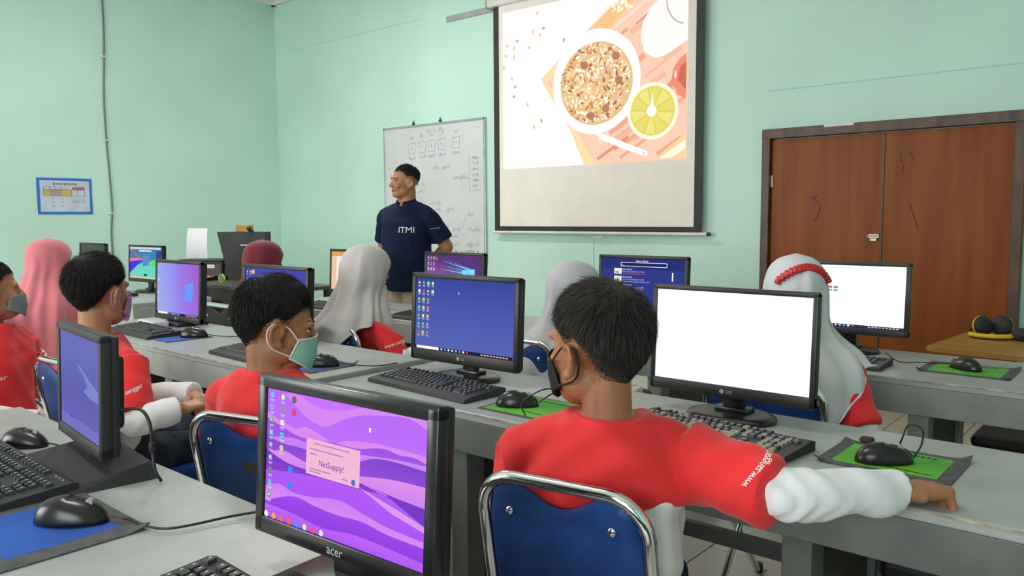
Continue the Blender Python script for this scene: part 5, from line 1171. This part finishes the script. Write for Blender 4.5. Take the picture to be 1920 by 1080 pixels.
def hijab(info, m, rings, opening=True, folds=0.012, nf=(9, 14), seed=1, hem=None, name='hijab', open_az=52, open_z=(-.105, .055), ridges=()):
    """draped cloth: rings of (z above head centre, x, y offset of the centre, rx, ry, fold weight) in the wearer's head-yaw frame, metres"""
    M_ = Matrix.Translation((info['M'].translation)) @ Matrix.Rotation(info['hy'], 4, 'Z'); O = Vector(info['O']); r = random.Random(seed)
    nu = 144; ph = [r.uniform(0, 6.28) for _ in range(6)]; nr = 6; RR = []
    Z = [q[0] for q in rings]
    dense = []
    for a, b in zip(rings[:-1], rings[1:]):
        for k in range(nr):
            tt = k / nr; dense.append(tuple(a[i] + (b[i] - a[i]) * tt for i in range(6)))
    dense.append(rings[-1])
    # smooth the profile
    arr = np.array(dense)
    for _ in range(6):
        arr2 = arr.copy(); arr2[1:-1] = .25 * arr[:-2] + .5 * arr[1:-1] + .25 * arr[2:]; arr2[0] = arr[0]; arr = arr2
    V = []; F = []; nrow = len(arr); flag = []
    # the clothes and body underneath stay inside the cloth
    Mi = np.array(M_.inverted()); Mf = np.array(M_); zs = arr[::-1, 0]
    for ch in info['t'].children:
        if ch.type != 'MESH': continue
        me = ch.data; n_ = len(me.vertices); co = np.empty(n_ * 3); me.vertices.foreach_get('co', co); co = co.reshape(-1, 3) + np.array(info['O'])
        q = (np.c_[co, np.ones(n_)] @ Mi.T)[:, :3]; f = lambda k: np.interp(q[:, 2], zs, arr[::-1, k])
        dx, dy = q[:, 0] - f(1), q[:, 1] - f(2); e = np.hypot(dx / f(3), dy / f(4)); aa = np.arctan2(-dx, dy)
        lo = (np.interp(aa, np.linspace(-math.pi, math.pi, 361), [hem(v) for v in np.linspace(-math.pi, math.pi, 361)]) if hem else arr[-1, 0]) + .012 + 0 * aa
        lim = np.where((q[:, 2] > lo - .04) & (q[:, 2] < arr[0, 0]), .90 + np.clip((lo + .01 - q[:, 2]) / .05, 0, 1) * .5, 1e9)
        k = np.where(e > lim, lim / np.maximum(e, 1e-6), 1.0); face = (np.abs(np.degrees(aa)) < open_az) & (q[:, 2] > open_z[0]) & (q[:, 2] < open_z[1]); k = np.where(face, 1.0, k)
        q[:, 0] = f(1) + dx * k; q[:, 1] = f(2) + dy * k
        co = (np.c_[q, np.ones(n_)] @ Mf.T)[:, :3] - np.array(info['O']); me.vertices.foreach_set('co', co.ravel()); me.update()
    for i, (z, cx, cy, rx, ry, fw_) in enumerate(arr):
        t_ = i / (nrow - 1)
        for j in range(nu):
            a = 2 * math.pi * j / nu   # 0 = face direction (+y), positive to the wearer's left
            f = ((1 - 1.6 * abs(math.sin(.5 * (nf[0] * a + ph[0] + 2.2 * t_ + .8 * math.sin(2 * a + ph[4]))))) * .8 + math.sin(nf[1] * a + ph[1] - 3 * t_ + math.sin(3 * a + ph[3])) * .45 + math.sin((nf[0] // 2) * a + ph[2]) * .6) * folds * fw_
            for (ra, rk, rw, rh, r0, r1) in ridges:
                if r0 < t_ < r1:
                    da = (a - ra - rk * (t_ - r0) + math.pi) % (2 * math.pi) - math.pi; e_ = math.sin(math.pi * (t_ - r0) / (r1 - r0)) ** .5
                    f += rh * e_ * (math.exp(-(da / rw) ** 2) if da > 0 else math.exp(-(da / (rw * .35)) ** 2))
            x = cx - (rx + f) * math.sin(a); y = cy + (ry + f) * math.cos(a); zz = z
            if hem: zz = max(z, hem(a))
            V.append((M_ @ Vector((x, y, zz))) - O)
            azd = abs(math.degrees(a if a <= math.pi else a - 2 * math.pi)); flag.append(opening and azd < open_az * math.sqrt(max(0, 1 - ((zz - (open_z[0] + open_z[1]) / 2) / ((open_z[1] - open_z[0]) / 2)) ** 2)) if open_z[0] < zz < open_z[1] else False)
    for i in range(nrow - 1):
        for j in range(nu):
            q = (i * nu + j, i * nu + (j + 1) % nu, (i + 1) * nu + (j + 1) % nu, (i + 1) * nu + j)
            if not all(flag[k] for k in q): F.append(q[::-1])
    top_c = len(V); a0 = arr[0]; V.append((M_ @ Vector((a0[1], a0[2], a0[0] + .004))) - O)
    for j in range(nu): F.append((top_c, j, (j + 1) % nu))
    o = mk(name, G().add(V, F), m, info['t'], smooth=True)
    md = o.modifiers.new('t', 'SOLIDIFY'); md.thickness = .003; md.offset = 0
    return o
FH = dict(n=22000, length=.040, seed=2, tuft=.25, sides=.9, bulk=.018)
boyF = seated('boy in red shirt and black mask seen from behind, right arm stretched over the desk', -0.845, 1.262, 30, 1.0, head=(83, -3), head_off=(-.026, -.008, .002), armR=((-.520, 1.325, .815), (-.405, 1.568, .786)),
    armL=((-1.03, 1.31, .66), (-.97, 1.47, .62)), handR=((.46, .86, -.10), (-.20, -.15, .95)), hscale=1.22, hand_curl=((25, 30, 20), (58, 72, 45)), voxel=.0046, hair_m=HAIRB, hair_kw=FH, mask_m=BLACKM, trousers=DENIM, red_to=.765, red_sleeve=.88, hs=.985, ur=1.2, fr=1.0, fold=1.5, wide=1.05)
sh = boyF['shirt'].data; O = Vector(boyF['O'])
wrap_text('sleeve_print', 'www.sanggar', .0155, Vector((-.552, 1.285, .868)) - O, Vector((.30, .16, .38)), (-.5, -.4, .5), Vector((-.62, .75, -.25)), sh, PRINTW, boyF['t'])

boyG = seated('boy in red shirt wearing a mint green surgical mask, turned in profile', -1.82, 1.145, 12, .985, head=(-28, -13), head_off=(.012, .010, -.008), voxel=.0052, hair_m=HAIR, hair_kw=dict(n=20000, length=.034, seed=5, tuft=.5, bulk=.022), mask_m=MINT, mask_edge=WHITEM, trousers=DENIM, red_sleeve=.95, eye=True, hs=.97)
boyL = seated('boy in red shirt wearing a lilac mask, hands joined in his lap', -2.70, 1.075, 6, 1.0, head=(20, -2), head_off=(.0, .0, .02), armR=((-2.42, 1.04, .69), (-2.40, 1.185, .705)), armL=((-2.88, 1.15, .68), (-2.52, 1.30, .715)), handR=((-.1, .95, .05), (.2, -.2, .95)), handL=((.95, -.15, .0), (.1, .2, 1)), skin=SKIN2, voxel=.0058, hair_m=HAIR, hair_kw=dict(n=17000, length=.034, seed=8, tuft=.45, bulk=.018), mask_m=LILAC, mask_edge=None, trousers=DENIM, red_to=.69, red_sleeve=.97, hs=.95, ur=1.2, fr=1.1)
O = Vector(boyL['O']); wrap_text('sleeve_print', 'www.sanggar', .020, Vector((-2.40, 1.03, .785)) - O, (.68, .55, .42), (-.3, -.25, .9), (-.90, .38, -.20), boyL['shirt'].data, PRINTW, boyL['t'])
boyE = seated('boy in red shirt wearing a grey mask at the left edge of the picture', -3.30, 0.945, -52, 1.0, head=(-12, 0), skin=SKIN, voxel=.007, hair_m=HAIR, hair_kw=dict(n=7000, length=.024, seed=12, tuft=.45), mask_m=GREYM, trousers=PALEP, red_to=.58, lower_m=PALEP, red_sleeve=.85, hs=.90, ur=1.15)
O = Vector(boyE['O'])
wrap_text('back_print', 'www.sanggar', .024, Vector((-3.15, .85, .745)) - O, (.87, .5, .02), (0, 0, 1), (-.75, .66, 0), boyE['shirt'].data, PRINTW, boyE['t'])
wrap_text('sleeve_print', 'ITMI', .036, Vector((-3.02, 1.02, .83)) - O, (.5, .4, -.65), (.5, .3, .7), (-.93, .32, -.15), boyE['shirt'].data, PRINTW, boyE['t'])

# --- girls in hijabs
def rings(k=1.0, drop=.40, wide=1.0, neck=1.0, back=0.0):
    return [(.122 * k, 0, -.012, .015, .02, 0), (.112 * k, 0, -.012, .052 * k, .062 * k, 0), (.085 * k, 0, -.010, .080 * k, .096 * k, 0), (.035, 0, -.008, .093 * k, .113 * k, .12), (-.03, 0, -.008, .092 * k, .112 * k, .3), (-.085, 0, -.018 - back * .15, .086 * k * neck, .104 * k * neck, .5),
            (-.130, 0, -.02 - back * .3, .118 * neck, .112 * neck, .7), (-.175, 0, -.02 - back * .5, .190 * wide, .130, .9), (-.235, 0, -.02 - back * .8, .226 * wide, .150 + back * .3, 1.1), (-.27 - (drop - .27) * .5, 0, -.02 - back, .232 * wide, .160 + back * .3, 1.3), (-drop, 0, -.02 - back, .225 * wide, .160 + back * .3, 1.5)]
girlG = seated('girl in a long warm grey hijab with a red sleeve seen from behind', -2.93, 2.36, -12, 1.0, head=(-20, 0), armR=((-2.67, 2.33, .67), (-2.60, 2.47, .69)), voxel=.008, hijab=True, red_to=.60, red_sleeve=1.0, hs=.9, ur=1.1, fr=1.1, trousers=DARKT)
hijab(girlG, HGREY, rings(1.06, .40, .97, 1.08, .09), seed=3, folds=.015, nf=(7, 12), hem=lambda a: -.40 + .03 * math.cos(3 * a) + .20 * max(0, math.cos((a if a < math.pi else a - 2 * math.pi) + 1.2)) ** 2.0, ridges=((-1.9, -.6, .55, .016, .12, .75), (2.6, .5, .4, .018, .25, 1.0), (-2.5, -.5, .5, .02, .35, 1.01), (3.0, -.3, .3, .016, .45, 1.01)))
O = Vector(girlG['O']); wrap_text('sleeve_print', 'www.sang', .022, Vector((-2.63, 2.27, .745)) - O, (.7, .55, .25), (0, 0, 1), (-.7, .7, 0), girlG['shirt'].data, PRINTW, girlG['t'])
girlP = seated('girl in a pale grey hijab half hidden behind the boy in the black mask', -1.93, 2.62, -20, .97, head=(-30, 4), head_off=(0, 0, -.02), voxel=.009, hijab=True, red_to=.62, hs=.9)
hijab(girlP, HLGREY, rings(1.02, .36, .95, 1.0, .09), seed=8, folds=.014, nf=(8, 13))
girlW = seated('girl in a white hijab with a red beaded band, red sleeve at her side', -0.985, 2.535, -6, 1.0, head=(14, 0), armR=((-.745, 2.475, .66), (-.74, 2.58, .60)), voxel=.008, hijab=True, red_to=.62, red_sleeve=1.0, hs=.9, ur=1.15)
hijab(girlW, HWHITE, rings(1.04, .46, 1.0, 1.05, .04), seed=11, folds=.015, nf=(8, 13), hem=lambda a: -.46 + .25 * max(0, math.cos((a if a < math.pi else a - 2 * math.pi) + 1.45)) ** 1.6, ridges=((-2.6, .4, .5, .012, .12, .6), (-1.9, -.4, .5, .016, .3, 1.0), (2.9, .3, .4, .016, .3, 1.0)))
M_ = Matrix.Translation(girlW['M'].translation) @ Matrix.Rotation(R(14), 4, 'Z'); O = Vector(girlW['O']); bead = G()
for i in range(15):
    u = -1 + i / 7; a = R(-150 + 52 * -u); z = .092 - .040 * u * u; q = np.interp(z, [.035, .088, .117], [1.0, .85, .58]); rx, ry = .097 * q + .006, .118 * q + .006
    bead.box(M_ @ Vector((-rx * math.sin(a), -.008 + ry * math.cos(a), z)) - O, (.017, .018, .025), rot=Matrix.Rotation(a, 3, 'Z') @ Matrix.Rotation(R(30), 3, 'X'), bev=.004)
mk('bead_band', bead, REDB, girlW['t'], auto=50)
girlK = seated('girl in a long pink hijab at the left', -4.60, 1.60, 0, 1.0, head=(-8, 0), head_off=(0, 0, .03), voxel=.010, hijab=True, red_to=.60, hs=.9, shirt_m=HPINK, lower_m=HPINK)
hijab(girlK, HPINK, rings(1.0, .56, .85, 1.05, .06), seed=14, folds=.013, nf=(6, 11))
girlM = seated('girl in a maroon hijab behind the indigo monitor', -4.10, 2.56, 0, 1.0, head=(-15, 0), voxel=.010, hijab=True, red_to=.60, hs=.9, shirt_m=HMAROON, lower_m=HMAROON)
hijab(girlM, HMAROON, rings(1.04, .45, 1.0, 1.0, .02), seed=17, folds=.012, nf=(6, 11))

# --- the standing man
tx, ty = -4.235, 3.795; TS = .965
tch = thing('person', 'standing man in navy polo shirt and khaki trousers with hands behind his back', 'person', (tx, ty, 0), 0, 'people in the computer room')
O = (tx, ty, 0); A = math.atan2(-.30, -.90 * -1) ; A = R(180 + 14)   # body faces the class
Rz = Matrix.Rotation(A, 4, 'Z'); B = Matrix.Translation(O) @ Rz @ Matrix.Scale(TS, 4); W_ = lambda x, y, z: B @ Vector((x, y, z))
hy = R(180 - 19); Mh = Mhead(W_(0.0, .025, 1.60), hy, R(0), 0, .965)
tsec = [(.82, .172, .135), (.88, .176, .140), (.95, .180, .148), (1.04, .176, .150), (1.14, .174, .142), (1.24, .180, .134), (1.32, .178, .120), (1.38, .150, .100), (1.43, .105, .080), (1.475, .068, .064)]
sL, sR = W_(-.188, -.005, 1.355), W_(.188, -.005, 1.355); eL, eR = W_(-.275, -.10, 1.13), W_(.275, -.10, 1.13); wL, wR = W_(-.07, -.185, 1.00), W_(.07, -.20, .98)
g = G(); g.loft([(W_(0, 0, z), (rx - .012) * TS, (ry - .012) * TS, A) for z, rx, ry in tsec], n=32, ex=2.2); g.cap(W_(0, -.01, 1.43), .062, Mh @ Vector((0, -.026, -.045)), .057); head_prims(g, Mh, .965)
for s_, e_, w_, q in ((sL, eL, wL, -1), (sR, eR, wR, 1)):
    g.cap(s_, .050, e_, .046); g.cap(e_, .046, w_, .030); hand(g, w_, (w_ - e_).normalized(), B.to_3x3() @ Vector((0, -1, .2)), q, 1.0, (20, 25, 20))
for q in (-1, 1):
    g.cap(W_(q * .09, 0, .90), .092, W_(q * .10, .02, .50), .062); g.cap(W_(q * .10, .02, .50), .060, W_(q * .105, -.01, .09), .040); g.cap(W_(q * .105, -.02, .05), .04, W_(q * .12, .14, .035), .032)
fuse('body', g, .0062, 4, SKIN3, tch, O)
g = G(); g.loft([(W_(0, .006, z), (rx + .012) * TS, (ry + .014) * TS, A) for z, rx, ry in tsec if z < 1.46], n=36, ex=2.2)
for s_, e_ in ((sL, eL), (sR, eR)): g.cap(W_(0, -.01, 1.43).lerp(s_, .28), .060, s_, .062); g.cap(W_(0, 0, 1.28).lerp(s_, .55), .10, s_, .06); g.tube([s_, s_.lerp(e_, .5), s_.lerp(e_, .78)], [.066, .072, .074], 22)
polo = fuse('polo_shirt', g, .0075, 3, NAVY, tch, O, lambda co: waves(co, 4, .004, 22) + waves(co, 6, .002, 60))
cg = G()
for q in np.linspace(0, 6.283, 41)[:-1]: pass
ringp = [W_(.072 * math.cos(q), .004 + .066 * math.sin(q), 1.462 - .022 * max(0, math.sin(q))) - Vector(O) for q in np.linspace(math.pi * .5 + .25, math.pi * 2.5 - .25, 32)]
ringo = [W_(.092 * math.cos(q), .004 + .090 * math.sin(q), 1.432 - .045 * max(0, math.sin(q))) - Vector(O) for q in np.linspace(math.pi * .5 + .12, math.pi * 2.5 - .12, 32)]
ringu = [p + Vector((0, 0, .012)) for p in ringp]
V = ringp + ringu + ringo; F = [(i, i + 1, 33 + i, 32 + i) for i in range(31)] + [(32 + i, 33 + i, 65 + i, 64 + i) for i in range(31)]
o = mk('polo_collar', G().add(V, F), NAVY, tch, smooth=True); md = o.modifiers.new('t', 'SOLIDIFY'); md.thickness = .005
fz = B.to_3x3() @ Vector((0, 1, 0)); fx = B.to_3x3() @ Vector((-1, 0, 0))
wrap_text('chest_print', 'ITMI', .058, W_(-.085, .2, 1.255) - Vector(O), fx, (0, 0, 1), -fz, polo.data, PRINTW, tch, bold=False, lift=.005)
wrap_text('sleeve_print', '--------', .022, W_(-.29, .03, 1.27) - Vector(O), B.to_3x3() @ Vector((-.2, -1, .15)), (0, 0, 1), B.to_3x3() @ Vector((1, -.4, 0)), polo.data, PRINTW, tch)
g = G()
for q in (-1, 1): g.tube([W_(q * .085, 0, .93), W_(q * .095, .01, .70), W_(q * .10, .02, .45), W_(q * .105, .0, .07)], [.108, .098, .082, .068], 22)
g.loft([(W_(0, 0, z), rx, ry, A) for z, rx, ry in ((.82, .165, .125), (.90, .172, .130), (1.0, .165, .13))], n=30)
fuse('trousers', g, .010, 3, KHAKI, tch, O, lambda co: waves(co, 9, .004, 26))
for q in (-1, 1):
    g = G(); g.cap(W_(q * .105, -.05, .045), .047, W_(q * .122, .16, .038), .040); fuse('shoe', g, .008, 2, BLKM, tch, O)
HL0 = list(HL); HL[:] = [(0, .58), (35, .56), (60, .42), (74, .06), (88, .12), (102, .08), (115, -.15), (135, -.32), (180, -.36)]
hair('hair', Mh, .965, tch, O, HAIR, n=7000, length=.022, seed=21, tuft=.9, sides=.6, bulk=.009)
HL[:] = HL0
eyes(Mh, .965, tch, O)
Ov = Vector(O); g = G(); g.tube([Mh @ Vector((x, .0945 - abs(x) * .55, -.060 + abs(x) * .16)) - Ov for x in (-.023, -.015, -.007, 0, .007, .015, .023)], [.0015, .0035, .0042, .0038, .0042, .0035, .0015], 8); mk('lips', g, LIP, tch, auto=60)
g = G(); g.tube([Mh @ Vector((x, .092 - abs(x) * .55, -.067 + abs(x) * .22)) - Ov for x in (-.018, -.009, 0, .009, .018)], [.0015, .004, .005, .004, .0015], 8); mk('lips', g, LIP, tch, auto=60)
